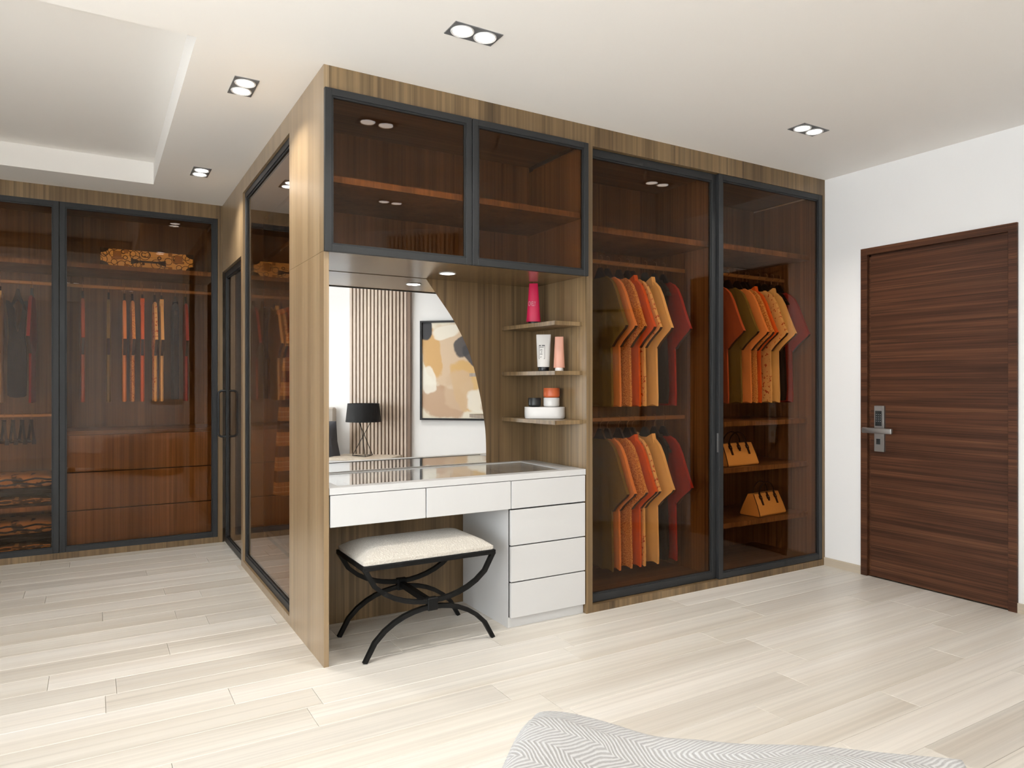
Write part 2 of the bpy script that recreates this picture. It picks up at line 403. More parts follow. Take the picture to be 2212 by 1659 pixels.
# mirror, rounded on one side
pts = [(0.905, 0.802), (2.001, 0.802)]
ctrl = [(2.001, .802), (1.999, .939), (1.988, 1.05), (1.957, 1.215), (1.896, 1.432), (1.800, 1.618), (1.674, 1.787), (1.615, 1.864)]
for i in range(len(ctrl) - 1):
    p0 = ctrl[max(i - 1, 0)]; p1 = ctrl[i]; p2 = ctrl[i + 1]; p3 = ctrl[min(i + 2, len(ctrl) - 1)]
    for k in range(1, 7):
        t = k / 6
        pts.append(tuple(0.5 * ((2 * p1[j]) + (-p0[j] + p2[j]) * t + (2 * p0[j] - 5 * p1[j] + 4 * p2[j] - p3[j]) * t * t + (-p0[j] + 3 * p1[j] - 3 * p2[j] + p3[j]) * t ** 3) for j in (0, 1)))
pts.append((0.905, 1.864))
bm = bmesh.new(); prism(bm, pts, YN - .005, YN - .0002, axis='y')
tag(add('wall_mirror', bm, M_mirror), 'large frameless mirror with one curved edge above the white dressing table', 'mirror')

# niche downlight
def disc_light(name, x, y, z, r, label, watts):
    t = thing(name, label, 'light', (x, y, z))
    bm = bmesh.new(); lathe(bm, [(r * .86, -.0005), (r * .86, -.003), (r, -.003), (r, 0.0)], (x, y, z), 28); o = add('trim_ring', bm, M_white); attach(o, t)
    bm = bmesh.new(); lathe(bm, [(0.0, -.0012), (r * .86, -.0012), (r * .86, -.0004), (0.0, -.0004)], (x, y, z), 28); o = add('lamp_lens', bm, M_lamp_s); attach(o, t)
    ld = bpy.data.lights.new('niche_spot', 'AREA'); ld.shape = 'DISK'; ld.size = r * 1.7; ld.energy = watts; ld.color = (1, .93, .82)
    lo = bpy.data.objects.new('niche_spot', ld); COL.objects.link(lo); lo.location = (x, y, z - .0035)
    lo.parent = t; lo.matrix_parent_inverse = Matrix.Translation((-x, -y, -z))
disc_light('niche_downlight', 1.636, 3.45, ZS, .046, 'small round downlight in the walnut soffit above the mirror', 0.35)

# ------------------------------------------------------------------ dressing table
dt = thing('dressing_table', 'white lacquered dressing table with glass topped tray and seven drawers', 'table', (1.62, 3.42, 0))
TX, TXe = 0.906, 2.331
fr = add('tabletop', boxbm((TX, TXe, 3.142, 3.205, .769, .80), (TX, TXe, 3.640, 3.684, .769, .80), (TX, TX + .055, 3.205, 3.640, .769, .80), (2.215, TXe, 3.205, 3.640, .769, .80)), M_white); attach(fr, dt)
gl = add('glass_top', boxbm((TX + .055, 2.215, 3.205, 3.640, .792, .7975)), M_clear); attach(gl, dt); gl['label'] = 'clear glass inset over the jewellery tray'
tr = add('tray', boxbm((TX + .045, 2.225, 3.195, 3.650, .700, .708), (TX + .045, TX + .055, 3.195, 3.65, .708, .769), (2.215, 2.225, 3.195, 3.65, .708, .769), (TX + .045, 2.225, 3.195, 3.205, .708, .769), (TX + .045, 2.225, 3.640, 3.650, .708, .769)), M_white_in); attach(tr, dt)
for k in range(8):
    x = TX + .055 + (k + 1) * (2.215 - TX - .055) / 9.6
    o = add('divider', boxbm((x - .004, x + .004, 3.42, 3.638, .708, .768)), M_white); attach(o, tr)
o = add('divider', boxbm((TX + .056, 2.214, 3.412, 3.42, .708, .768)), M_white); attach(o, tr)
part(dt, 'carcass', (1.847, 2.331, 3.166, 3.684, 0.0, .614), (1.847, 2.331, 3.166, 3.684, .622, .697), (TX, 1.847, 3.166, 3.684, .640, .697), mat=M_white)
part(dt, 'shadow_gap', (TX + .002, 2.330, 3.160, 3.168, .632, .768), (1.851, 2.330, 3.160, 3.168, .055, .768), mat=M_gap)
DR = [(0.910, 1.3745, .622, .7655), (1.3795, 1.852, .622, .7655), (1.857, 2.328, .622, .7655), (1.853, 2.328, .431, .614), (1.853, 2.328, .242, .4245), (1.853, 2.328, .054, .2355)]
for q in DR:
    part(dt, 'drawer', (q[0], q[1], 3.142, 3.160, q[2], q[3]), mat=M_white, bevel=.0015)

# ------------------------------------------------------------------ stool
st = thing('stool', 'black iron curule stool with ivory boucle cushion under the dressing table', 'stool', (1.385, 3.285, 0))
sx0, sx1, sy0, sy1 = 1.040, 1.728, 3.080, 3.492
part(st, 'seat_frame', (sx0, sx1, sy0, sy0 + .022, .418, .440), (sx0, sx1, sy1 - .022, sy1, .418, .440), (sx0, sx0 + .022, sy0 + .022, sy1 - .022, .418, .440), (sx1 - .022, sx1, sy0 + .022, sy1 - .022, .418, .440), mat=M_blackm, bevel=.002)
bm = bmesh.new(); rings = []
def rrect(i, z, rad, bul=0.0):
    x0, x1, y0, y1 = sx0 + .006 + i, sx1 - .006 - i, sy0 + .006 + i, sy1 - .006 - i; out = []
    for (cx, cyy, a0) in ((x1 - rad, y1 - rad, 0), (x0 + rad, y1 - rad, 90), (x0 + rad, y0 + rad, 180), (x1 - rad, y0 + rad, 270)):
        for k in range(6):
            an = R(a0 + 18 * k); out.append((cx + rad * math.cos(an), cyy + rad * math.sin(an), z))
    return out
for i, z, rad in ((.004, .440, .012), (0, .443, .014), (0, .458, .014), (.012, .468, .02), (.035, .484, .03), (.062, .497, .036), (.082, .504, .04), (.11, .508, .05), (.15, .510, .04)):
    rings.append(rrect(i, z, rad))
loft(bm, rings)
o = add('cushion', bm, M_boucle, smooth=True); attach(o, st); o['label'] = 'ivory boucle seat cushion'
ZC = .222
for y in (sy0 + .011, sy1 - .011):
    for up in (1, 0):
        P_ = []
        for k in range(15):
            t = -1 + 2 * k / 14
            x = (sx0 + sx1) / 2 + t * ((sx1 - sx0) / 2 - .012)
            z = ZC + .014 + (.424 - ZC - .014) * (1 - math.sqrt(max(0, 1 - (abs(t) * .985) ** 2))) ** 1.0 if up else (ZC - .014) - (ZC - .014) * (1 - math.sqrt(max(0, 1 - (abs(t) * .97) ** 2))) / (1 - math.sqrt(1 - .97 ** 2))
            P_.append((x, y, max(z, 0.0)))
        if up:
            zz = 1 - math.sqrt(1 - .985 ** 2)
            P_ = [(x, yy, ZC + .014 + (z - ZC - .014) / zz) for x, yy, z in P_]
        bm = bmesh.new(); tube(bm, P_, .0105, square=True)
        zmin = min(v.co.z for v in bm.verts)
        if not up:
            for v in bm.verts:
                if v.co.z < 0.0: v.co.z = 0.0
        o = add('leg', bm, M_blackm); attach(o, st)
    part(st, 'clamp', (1.384 - .026, 1.384 + .026, y - .016, y + .016, ZC - .03, ZC + .03), mat=M_blackm, bevel=.003)
part(st, 'stretcher', (1.384 - .014, 1.384 + .014, sy0 + .02, sy1 - .02, ZC - .014, ZC + .014), mat=M_blackm)

# ------------------------------------------------------------------ toiletries on the corner shelves
def tube_bottle(name, x, y, z, w_top, w_bot, hgt, col, capcol, cap_h, cap_r, label, rough=0.35, deep=0.6, rot=0.0):
    t = thing(name, label, 'tube', (x, y, z)); t.rotation_euler = (0, 0, rot)
    bm = bmesh.new(); rr = []
    n = 20
    for k in range(11):
        f = k / 10
        wx = w_bot + (w_top - w_bot) * f; wy = w_bot * deep * (1 - f) ** 0.8 + .0025
        rr.append([(wx * math.cos(2 * math.pi * i / n), wy * math.sin(2 * math.pi * i / n), cap_h + (hgt - cap_h) * f) for i in range(n)])
    loft(bm, rr); m = plain(name + '_skin', col, rough)
    o = add('tube_body', bm, m, smooth=True); o.parent = t
    bm = bmesh.new(); lathe(bm, [(cap_r * .96, 0), (cap_r, .002), (cap_r, cap_h - .002), (cap_r * .97, cap_h)], n=20)
    c = add('cap', bm, plain(name + '_cap', capcol, 0.3), smooth=True); c.parent = t
    return t, o
def lettering(parent, txt, size, loc, rotz, mat, ry=0.0):
    cu = bpy.data.curves.new('lettering', 'FONT'); cu.body = txt; cu.size = size; cu.extrude = 0.0002; cu.align_x = 'CENTER'
    cu.materials.append(mat); tmp = bpy.data.objects.new('lettering_curve', cu); COL.objects.link(tmp)
    bpy.context.view_layer.update()
    me = bpy.data.meshes.new_from_object(tmp.evaluated_get(bpy.context.evaluated_depsgraph_get())); bpy.data.objects.remove(tmp)
    o = bpy.data.objects.new('lettering', me); COL.objects.link(o); o.parent = parent; o.location = loc; o.rotation_euler = (R(90) + ry, 0, rotz); return o
M_print_w = plain('pale_print', (0.62, 0.30, 0.36), 0.5); M_print_k = plain('black_print', (0.02, 0.02, 0.02), 0.5)
t, o = tube_bottle('cosmetic_tube', 2.217, 3.50, 1.614, .025, .043, .246, (0.60, 0.012, 0.075), (0.012, 0.012, 0.014), .020, .030, 'magenta cosmetic tube on the top corner shelf', rot=R(-38))
lt = lettering(t, 'OVELY', .040, (-.007, -.0205, .112), 0, M_print_w, ry=R(-6)); lt.scale = (.36, 1, 1)
t, o = tube_bottle('cosmetic_tube', 2.222, 3.40, 1.341, .042, .036, .213, (0.62, 0.59, 0.56), (0.012, 0.012, 0.014), .026, .031, 'white cosmetic tube with black cap and boxed print on the middle corner shelf', rot=R(-36))
bm = bmesh.new()
fr_ = (-.026, .008, .072, .152); yy = -.0240
def surf(x, z):
    f = min(1, max(0, (z - .026) / .187)); wx = .036 + .006 * f; wy = .036 * .6 * (1 - f) ** .8 + .0025
    return -wy * math.sqrt(max(0, 1 - (x / wx) ** 2)) - .0011
for (xa, xb, za, zb) in ((fr_[0], fr_[1], fr_[2], fr_[2] + .0025), (fr_[0], fr_[1], fr_[3] - .005, fr_[3]), (fr_[0], fr_[0] + .0018, fr_[2], fr_[3]), (fr_[1] - .0018, fr_[1], fr_[2], fr_[3])):
    v = bx(bm, xa, xb, 0, .0006, za, zb)
    for q in v: q.co.y += surf(q.co.x, q.co.z)
for k, (xa, xb, z_) in enumerate(((-.022, .004, .140), (-.020, -.002, .124), (-.014, -.005, .112), (-.020, -.003, .100), (-.018, -.010, .083))):
    for j in range(max(2, int((xb - xa) / .004))):
        v = bx(bm, xa + j * .004, xa + j * .004 + .0026, 0, .0006, z_ - (.002 if j % 2 else .003), z_ + (.003 if j % 3 else .001))
        for q in v: q.co.y += surf(q.co.x, q.co.z)
o = add('printed_label', bm, M_print_k); o.parent = t; o['label'] = 'small black outlined label print'
t, o = tube_bottle('cosmetic_tube', 2.262, 3.30, 1.341, .0235, .032, .196, (0.62, 0.30, 0.215), (0.80, 0.78, 0.77), .020, .024, 'slim peach pink tube with white cap beside the white tube', rot=R(-38))
def jar(name, x, y, z, r, h, col, label, sx=1.0, sy=1.0, rot=0, cat='jar', lidh=0.0):
    bm = bmesh.new(); e = min(.012, h * .3)
    prof = [(0, 0), (r - e, 0)] + [(r - e + e * math.sin(R(a_)), e - e * math.cos(R(a_))) for a_ in (20, 40, 60, 80, 90)] + [(r, h - .002), (r - .0015, h), (0, h)]
    lathe(bm, prof, n=32, sx=sx, sy=sy)
    o = add(name, bm, plain(name + '_glaze', col, 0.4), smooth=True); o.location = (x, y, z); o.rotation_euler = (0, 0, rot)
    tag(o, label, cat); ORG[o.name] = (x, y, z)
    bm = bmesh.new(); lathe(bm, [(r * .55, h), (r * .93, h), (r * .93, h + .0012), (r * .55, h + .0012)], n=32, sx=sx, sy=sy)
    q = add('lid_rim', bm, o.data.materials[0]); q.parent = o
    return o
# oval tray = capsule outline
bm = bmesh.new(); rr = []
def capsule(L_, r, z, n=10):
    out = []
    for s_, c_ in ((1, 0), (-1, 180)):
        for k in range(n + 1):
            an = R(c_ - 90 + 180 * k / n); out.append((s_ * L_ + r * math.cos(an), r * math.sin(an), z))
    return out
for r_, z_ in ((.048, 0), (.054, .003), (.0565, .009), (.0575, .02), (.0575, .066), (.0565, .068), (.052, .068), (.052, .062)): rr.append(capsule(.060, r_, z_))
loft(bm, rr)
o = add('storage_box', bm, plain('box_white', (0.66, 0.64, 0.625), 0.45), smooth=True); o.location = (2.236, 3.41, 1.069); o.rotation_euler = (0, 0, R(-40))
tag(o, 'white oval storage box on the lowest corner shelf', 'box'); BX = o
ax = Vector((math.cos(R(-40)), math.sin(R(-40)), 0)); bc = Vector((2.236, 3.41, 1.069 + .0685))
p = bc + ax * .040; jar('cream_jar', p.x, p.y, p.z, .046, .052, (0.66, 0.645, 0.63), 'white round jar standing on the oval storage box')
jar('cream_jar', p.x, p.y, p.z + .0535, .047, .054, (0.55, 0.115, 0.035), 'terracotta orange round jar stacked on the white jar')
p = bc + ax * -.058; jar('cream_jar', p.x, p.y, p.z, .037, .050, (0.010, 0.011, 0.011), 'black round jar on the oval storage box')

# ------------------------------------------------------------------ sliding wardrobe beside the door
sw = thing('sliding_wardrobe', 'walnut wardrobe with two sliding bronze glass doors beside the white wall', 'wardrobe', (3.39, 3.45, 0))
XE = 4.408
part(sw, 'header_panel', (XD1, XE, Y0, Y0 + .09, 2.590, H), mat=M_wood)
part(sw, 'base_panel', (XD1, XE, Y0, Y0 + .09, 0, .042), mat=M_wood)
part(sw, 'side_panel', (4.384, XE, Y0, 3.75, .042, 2.590), mat=M_wood)
part(sw, 'base_board', (XD1, 4.384, Y0 + .09, 3.74, .03, .05), mat=M_woodx)
part(sw, 'top_board', (XD1, 4.384, Y0 + .09, 3.74, 2.60, 2.62), mat=M_woodx)
part(sw, 'back_panel', (XD1, 4.384, 3.74, 3.76, 0, 2.62), mat=M_wood)
part(sw, 'partition', (3.385, 3.413, 3.245, 3.74, .05, 2.60), mat=M_wood)
part(sw, 'shelf', (XD1, 3.385, 3.245, 3.74, 2.145, 2.180), mat=M_wood)
part(sw, 'shelf', (3.413, 4.384, 3.245, 3.74, 2.150, 2.185), mat=M_wood)
for z in (1.022, .715, .355): part(sw, 'shelf', (3.413, 4.384, 3.26, 3.74, z - .032, z), mat=M_wood)
for xa, xb, z in ((XD1, 3.385, 2.022), (XD1, 3.385, 1.050), (3.413, 4.384, 2.030)):
    part(sw, 'hanging_rail', (xa, xb, 3.455, 3.467, z - .013, z + .013), mat=M_rod, bevel=.004)
door_frame(sw, 'sliding_door', 'x', 2.345, 3.375, .044, 2.589, 3.168, 0.024, sw=.043)
dd = door_frame(sw, 'sliding_door', 'x', 3.367, 4.383, .044, 2.589, 3.143, 0.024, sw=.036)
o = add('finger_pull', boxbm((3.3662, 3.3672, 3.147, 3.160, .84, .96)), M_steel); attach(o, dd)

# ------------------------------------------------------------------ clothes
SHO = [(0.0, .105), (.045, .112), (.10, .118)]
def shirt_body(t=.022, hw=.125, hem=.79, ridges=5):
    bm = bmesh.new(); rings = []
    zs = [0, -.012, -.03, -.06, -.11, -.18, -.28, -.40, -.52, -.64, -.74, -hem]
    Ws = [.070, .088, .103, .114, .116, .116, .115, .116, .119, .123, .127, hw]
    n = 15
    for k, (z, W) in enumerate(zip(zs, Ws)):
        fr = []; bk = []
        amp = .0035 * min(1, k / 5)
        for i in range(n):
            u = -1 + 2 * i / (n - 1); th = t / 2 * (1 - abs(u) ** 10 * .35) * (0.55 if k == 0 else 1)
            rg = amp * math.sin(u * math.pi * ridges / 2 + 1.0); zz = z + (.006 * math.sin(u * 7) if k == len(zs) - 1 else 0)
            fr.append((-th + rg, u * W, zz)); bk.append((th + rg, u * W, zz))
        rings.append(fr + bk[::-1])
    loft(bm, rings)
    return bm
def sleeve(sgn, t=.021):
    bm = bmesh.new()
    out = [(.062, -.004), (.10, -.016), (.138, -.05), (.170, -.105), (.205, -.19), (.238, -.265), (.262, -.312), (.250, -.328), (.200, -.365), (.160, -.398), (.128, -.432), (.110, -.40), (.105, -.20), (.085, -.06)]
    pts = [(sgn * a, b) for a, b in out]
    fs = prism(bm, pts, -t / 2, t / 2, axis='x')
    for f in fs:
        c = f.calc_center_median()
        nrm = f.normal
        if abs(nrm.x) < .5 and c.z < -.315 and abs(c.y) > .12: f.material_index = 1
    return bm
def collar():
    bm = bmesh.new()
    prism(bm, [(-.095, -.035), (-.080, .022), (-.04, .002), (0.0, -.02), (.04, .002), (.080, .022), (.095, -.035), (.05, -.07), (0, -.075), (-.05, -.07)], -.0145, .0145, axis='x'); return bm
def gown_body(t=.050, L_=.78):
    bm = bmesh.new(); rings = []; n = 17
    zs = [.0, -.02, -.06, -.14, -.25, -.40, -.56, -.70, -L_]; Ws = [.06, .095, .125, .115, .10, .108, .118, .124, .115]
    for k, (z, W) in enumerate(zip(zs, Ws)):
        fr = []; bk = []
        for i in range(n):
            u = -1 + 2 * i / (n - 1); th = t / 2 * (1 - abs(u) ** 4 * .5) * (.45 if k == 0 else .8 if k == 1 else 1); rg = .004 * math.cos(u * 14)
            fr.append((-th - rg, u * W, z)); bk.append((th + rg, u * W, z))
        rings.append(fr + bk[::-1])
    loft(bm, rings); return bm
def gown_side(L_=.78):
    return None

M_cuff_shade = plain('sleeve_opening_shade', (0.05, 0.03, 0.02), 0.9)  # dark colour on the solid cuff face stands for the shaded sleeve opening
KIND = {
    'rust':   ('rust brown', cloth('cloth_rust', (0.42, 0.125, 0.06)), False),
    'olive':  ('olive green', cloth('cloth_olive', (0.19, 0.18, 0.055)), False),
    'orange': ('plain light orange', cloth('cloth_orange', (0.90, 0.48, 0.21)), False),
    'speckle': ('speckled ochre orange', cloth('cloth_speckle', (0.92, 0.66, 0.28), ((0.40, 0.14, 0.04), 240, 0.50)), False),
    'vermilion': ('deep vermilion', cloth('cloth_vermilion', (0.80, 0.20, 0.035)), True),
    'floral': ('pale yellow flower dotted', cloth('cloth_floral', (0.95, 0.86, 0.52), ((0.50, 0.14, 0.08), 55, 0.585)), False),
    'cream':  ('cream yellow', cloth('cloth_cream', (0.96, 0.89, 0.55)), True),
    'black':  ('black sleeveless', cloth('cloth_black', (0.012, 0.012, 0.014)), False),
    'red':    ('dark red', cloth('cloth_red', (0.30, 0.028, 0.020)), False),
}
ME = {}
def mesh_of(key, fn, mats):
    if key not in ME:
        bm = fn(); me = bpy.data.meshes.new(key); bm.to_mesh(me); bm.free()
        for m in mats: me.materials.append(m)
        me.polygons.foreach_set('use_smooth', [True] * len(me.polygons))
        try: me.set_sharp_from_angle(angle=R(40))
        except Exception: pass
        ME[key] = me
    return ME[key]
def mob(name, me, parent=None, loc=(0, 0, 0)):
    o = bpy.data.objects.new(name, me); COL.objects.link(o); o.location = loc; o.parent = parent; return o
def hanger_bm():
    bm = bmesh.new()
    prism(bm, [(-.150, -.110), (-.145, -.095), (-.085, -.045), (-.045, -.002), (-.026, .030), (-.014, .048), (.014, .048), (.026, .030), (.045, -.002), (.085, -.045), (.145, -.095), (.150, -.110), (.135, -.111), (.08, -.07), (0, -.028), (-.08, -.07), (-.135, -.111)], -.0075, .0075, axis='x'); return bm
def hook_bm(h=.105):
    bm = bmesh.new(); P_ = [(0, 0, .045), (0, 0, .075)] + [(0, .021 * math.sin(R(a_)) * -1, .103 - .021 * math.cos(R(a_)) * 1 + .0) for a_ in (20, 50, 90, 130, 170, 200)]
    tube(bm, P_, .0018, n=6); return bm
place_words = {}
def hang(kind, x, y, z, where, group, hang_group, gown=False):
    cn, m, col = KIND[kind]
    if kind == 'black':
        o = mob('sleeveless_dress', mesh_of('gown_black', gown_body, [m]), None, (x, y, z)); nm = 'black sleeveless dress with fine pleats'; cat = 'dress'
        s = mob('shoulder_strap', mesh_of('gown_strap', lambda: boxbm((-.02, .02, -.06, -.03, -.01, .012), bevel=.004), [m]), o)
    else:
        o = mob('shirt', mesh_of('body_' + kind, shirt_body, [m]), None, (x, y, z)); nm = cn + ' short sleeved shirt'; cat = 'shirt'
        mob('sleeve', mesh_of('sleeve_f_' + kind, lambda: sleeve(-1), [m, M_cuff_shade]), o); mob('sleeve', mesh_of('sleeve_b_' + kind, lambda: sleeve(1), [m, M_cuff_shade]), o)
        if col: mob('collar', mesh_of('collar_' + kind, collar, [m]), o)
    o.rotation_euler = (0, 0, R(random.uniform(-2.5, 2.5)))
    tag(o, '%s %s' % (nm, where), cat, group)
    hg = mob('clothes_hanger', mesh_of('hanger', hanger_bm, [M_black]), None, (x, y, z + .012)); hk = mob('hook', mesh_of('hook', hook_bm, [M_wire]), hg)
    hg.rotation_euler = o.rotation_euler
    tag(hg, 'black hanger of the %s %s %s' % ('black' if kind == 'black' else cn, 'dress' if kind == 'black' else 'shirt', where), 'hanger', hang_group)
def shorten(s): return s

order = ['olive', 'orange', 'speckle', 'vermilion', 'floral', 'cream', 'black', 'red']
XL_ = [2.678, 2.733, 2.824, 2.893, 2.934, 3.038, 3.119, 3.195]
for k, x in zip(order, XL_):
    hang(k, x, 3.461, 1.925, 'on the upper of two stacked rails', 'shirts on the upper rail of the sliding wardrobe', 'hangers on the upper rail of the sliding wardrobe')
for k, x in zip(order, XL_):
    hang(k, x, 3.461, 0.935, 'on the lower of two stacked rails', 'shirts on the lower rail of the sliding wardrobe', 'hangers on the lower rail of the sliding wardrobe')
for k, x in zip(['rust'] + order, [3.665, 3.79, 3.884, 3.947, 3.986, 4.099, 4.175, 4.245, 4.315]):
    hang(k, x, 3.461, 1.932, 'above the handbag shelves', 'shirts above the handbag shelves', 'hangers above the handbag shelves')

# handbags
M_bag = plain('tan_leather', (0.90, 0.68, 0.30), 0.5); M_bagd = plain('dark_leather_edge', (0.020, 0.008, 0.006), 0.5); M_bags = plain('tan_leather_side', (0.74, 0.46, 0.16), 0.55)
def handbag(x, y, z, rot, label):
    t = thing('handbag', label, 'handbag', (x, y, z), 'tan handbags in the sliding wardrobe'); t.rotation_euler = (0, 0, rot)
    Wt, Wb, Dt, Db, Hh = .148, .158, .022, .080, .150
    bm = bmesh.new(); rings = []
    for f, wx, dy in ((0, Wb - .006, Db - .012), (.03, Wb, Db - .003), (.09, Wb, Db), (.5, (Wb + Wt) / 2, Db * .6 + Dt * .4), (1.0, Wt, Dt)):
        z_ = Hh * f; rings.append([(-wx, -dy, z_), (wx, -dy, z_), (wx, dy, z_), (-wx, dy, z_)])
    loft(bm, rings)
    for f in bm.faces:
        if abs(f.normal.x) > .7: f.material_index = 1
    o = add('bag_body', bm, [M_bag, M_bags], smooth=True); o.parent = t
    for s in (-1, 1):
        bm = bmesh.new(); tube(bm, [(s * (Wb - .004), -Db + .004, .004), (s * Wb, -Db - .001, .012), (s * ((Wb + Wt) / 2), -(Db * .6 + Dt * .4) - .001, Hh * .5), (s * Wt, -Dt - .001, Hh)], .0028, n=6)
        q = add('piping', bm, M_bagd); q.parent = t
    def face_y(z_): 
        f = z_ / Hh; return -(Db + (Db * .6 + Dt * .4 - Db) * (f - .09) / .41) if f < .5 else -((Db * .6 + Dt * .4) + (Dt - Db * .6 - Dt * .4) * (f - .5) / .5)
    for xx in (-.085, 0.0, .085):
        bm = bmesh.new(); zb = .075 if xx else .098
        v = bx(bm, xx - .008, xx + .008, -.003, .003, zb, Hh + .006)
        v += bx(bm, xx - .014, xx + .014, -.004, .004, Hh - .036 if xx else Hh - .040, Hh - .014)
        for q in v: q.co.y += face_y(min(q.co.z, Hh)) - .002
        q = add('strap_tab' if xx else 'clasp', bm, M_bagd); q.parent = t
        bm = bmesh.new(); v = bx(bm, xx - .0035, xx + .0035, -.002, .002, Hh - .028, Hh - .021)
        for q2 in v: q2.co.y += face_y(q2.co.z) - .0065
        b2 = add('stud', bm, M_steel); b2.parent = q
    for s in (-1, 1):
        bm = bmesh.new(); tube(bm, [(-.085, s * Dt, Hh - .01)] + [(.085 * -math.cos(R(a_)), s * (Dt + .004), Hh + .075 * math.sin(R(a_))) for a_ in range(15, 180, 15)] + [(.085, s * Dt, Hh - .01)], .005, n=6)
        q = add('carry_handle', bm, M_bagd); q.parent = t
handbag(3.775, 3.385, .7155, R(2), 'tan handbag with dark straps on the upper handbag shelf')
handbag(4.060, 3.380, .3555, R(6), 'tan handbag with dark straps on the lowest handbag shelf')

# ------------------------------------------------------------------ far wardrobe wall
fwz = thing('far_wardrobe', 'long walnut wardrobe with bronze glass doors on the far wall', 'wardrobe', (-0.4, 6.36, 0))
XW0, XW1 = -2.29, 0.882
part(fwz, 'header_panel', (XW0, XW1, YB, YB + .05, 2.592, H), mat=M_wood)
part(fwz, 'base_panel', (XW0, XW1, YB, YB + .05, 0, .046), mat=M_wood)
part(fwz, 'end_panel', (.846, XW1, YB, 6.68, .046, 2.592), mat=M_wood)
part(fwz, 'back_panel', (XW0, .846, 6.66, 6.68, .046, 2.64), mat=M_wood)
part(fwz, 'top_board', (XW0, .846, YB + .05, 6.66, 2.62, 2.64), mat=M_woodx)
part(fwz, 'base_board', (XW0, .846, YB + .05, 6.66, .03, .05), mat=M_woodx)
for x in (-.222, -1.29): part(fwz, 'partition', (x - .011, x + .011, 6.10, 6.66, .05, 2.62), mat=M_wood)
for xa, xb in ((-.211, .846), (-1.279, -.233)): part(fwz, 'shelf', (xa, xb, 6.12, 6.66, 2.134, 2.168), mat=M_wood)
part(fwz, 'hanging_rail', (-.211, .846, 6.354, 6.366, 2.012, 2.038), mat=M_rod, bevel=.004)
part(fwz, 'hanging_rail', (-1.279, -.233, 6.354, 6.366, 2.012, 2.038), mat=M_rod, bevel=.004)
part(fwz, 'hanging_rail', (-1.279, -.233, 6.354, 6.366, 1.022, 1.046), mat=M_rod, bevel=.004)
part(fwz, 'drawer_top', (-.211, .846, 6.13, 6.66, .892, .920), mat=M_woodx)
part(fwz, 'drawer_carcass', (-.211, .846, 6.155, 6.66, .05, .892), mat=M_gap)
for za, zb in ((.617, .888), (.334, .609), (.052, .326)): part(fwz, 'drawer', (-.209, .844, 6.135, 6.155, za, zb), mat=M_wood)
for z in (.385, .62): part(fwz, 'shelf', (-1.279, -.233, 6.13, 6.66, z - .034, z), mat=M_wood) if z < .5 else None
for xa, xb in ((-1.2905, -.2255), (-.2225, .8445), (-2.285, -1.2935)):
    door_frame(fwz, 'glass_door', 'x', xa, xb, .046, 2.592, YB - .001, .024, sw=.036, bead=.009)

for k, x in zip(['rust'] + order, [-.083, .091, .198, .253, .325, .412, .461, .562, .640]):
    hang(k, x, 6.36, 1.925, 'above the drawers in the far wardrobe', 'clothes above the drawers in the far wardrobe', 'hangers above the drawers in the far wardrobe')
hang('cream', -.600, 6.36, 1.925, 'beside the party dress', 'clothes left of the drawers in the far wardrobe', 'hangers left of the drawers in the far wardrobe')
hang('red', -.405, 6.36, 1.925, 'beside the party dress', 'clothes left of the drawers in the far wardrobe', 'hangers left of the drawers in the far wardrobe')
for k, x in (('speckle', -.70), ('olive', -.80)):
    hang(k, x, 6.36, 1.925, 'beside the party dress', 'clothes left of the drawers in the far wardrobe', 'hangers left of the drawers in the far wardrobe')
# black V-neck dress facing the room
bm = bmesh.new()
dress = [(-.012, -.06), (-.045, -.005), (-.066, .0), (-.068, -.02), (-.056, -.10), (-.050, -.19), (-.048, -.26), (-.056, -.34), (-.058, -.55), (-.057, -.70), (-.040, -.712), (0, -.718), (.040, -.712), (.057, -.70), (.058, -.55), (.056, -.34), (.048, -.26), (.050, -.19), (.058, -.10), (.068, -.02), (.062, .0), (.040, -.005), (.012, -.22), (.004, -.235), (-.006, -.21)]
prism(bm, dress, -.022, .022, axis='y')
o = add('party_dress', bm, KIND['black'][1]); o.location = (-.497, 6.35, 1.885); tag(o, 'black V-neck party dress hanging face on in the far wardrobe', 'dress')
hg = mob('clothes_hanger', ME['hanger'], None, (-.492, 6.35, 1.925)); hg.rotation_euler = (0, 0, R(62)); hg.scale = (1, .42, 1); mob('hook', ME['hook'], hg)
tag(hg, 'black hanger holding the face on party dress', 'hanger')
# clip hangers on the lower rail
def clip_bm():
    bm = bmesh.new()
    tube(bm, [(0, -.005, .0), (0, -.09, -.155), (0, .09, -.155), (0, .005, 0)], .008, square=True); bx(bm, -.011, .011, -.016, .016, -.03, .01); bx(bm, -.012, .012, -.098, -.075, -.17, -.135); bx(bm, -.012, .012, .075, .098, -.17, -.135); return bm
ordn = ['first', 'second', 'third', 'fourth']
for k, x in enumerate((-.412, -.467, -.523, -.577)):
    hg = mob('clip_hanger', mesh_of('clip_hanger', clip_bm, [M_black]), None, (x, 6.36, .995)); hg.rotation_euler = (0, 0, R(16))
    mob('hook', mesh_of('hook2', lambda: (lambda b: (tube(b, [(0, 0, .0), (0, 0, .035), (0, -.016, .05), (0, -.012, .062), (0, 0, .066)], .0018, n=6), b)[1])(bmesh.new()), [M_wire]), hg)
    tag(hg, 'empty black clip hanger on the low rail, %s from the door stile' % ordn[k], 'hanger', 'empty clip hangers in the far wardrobe')

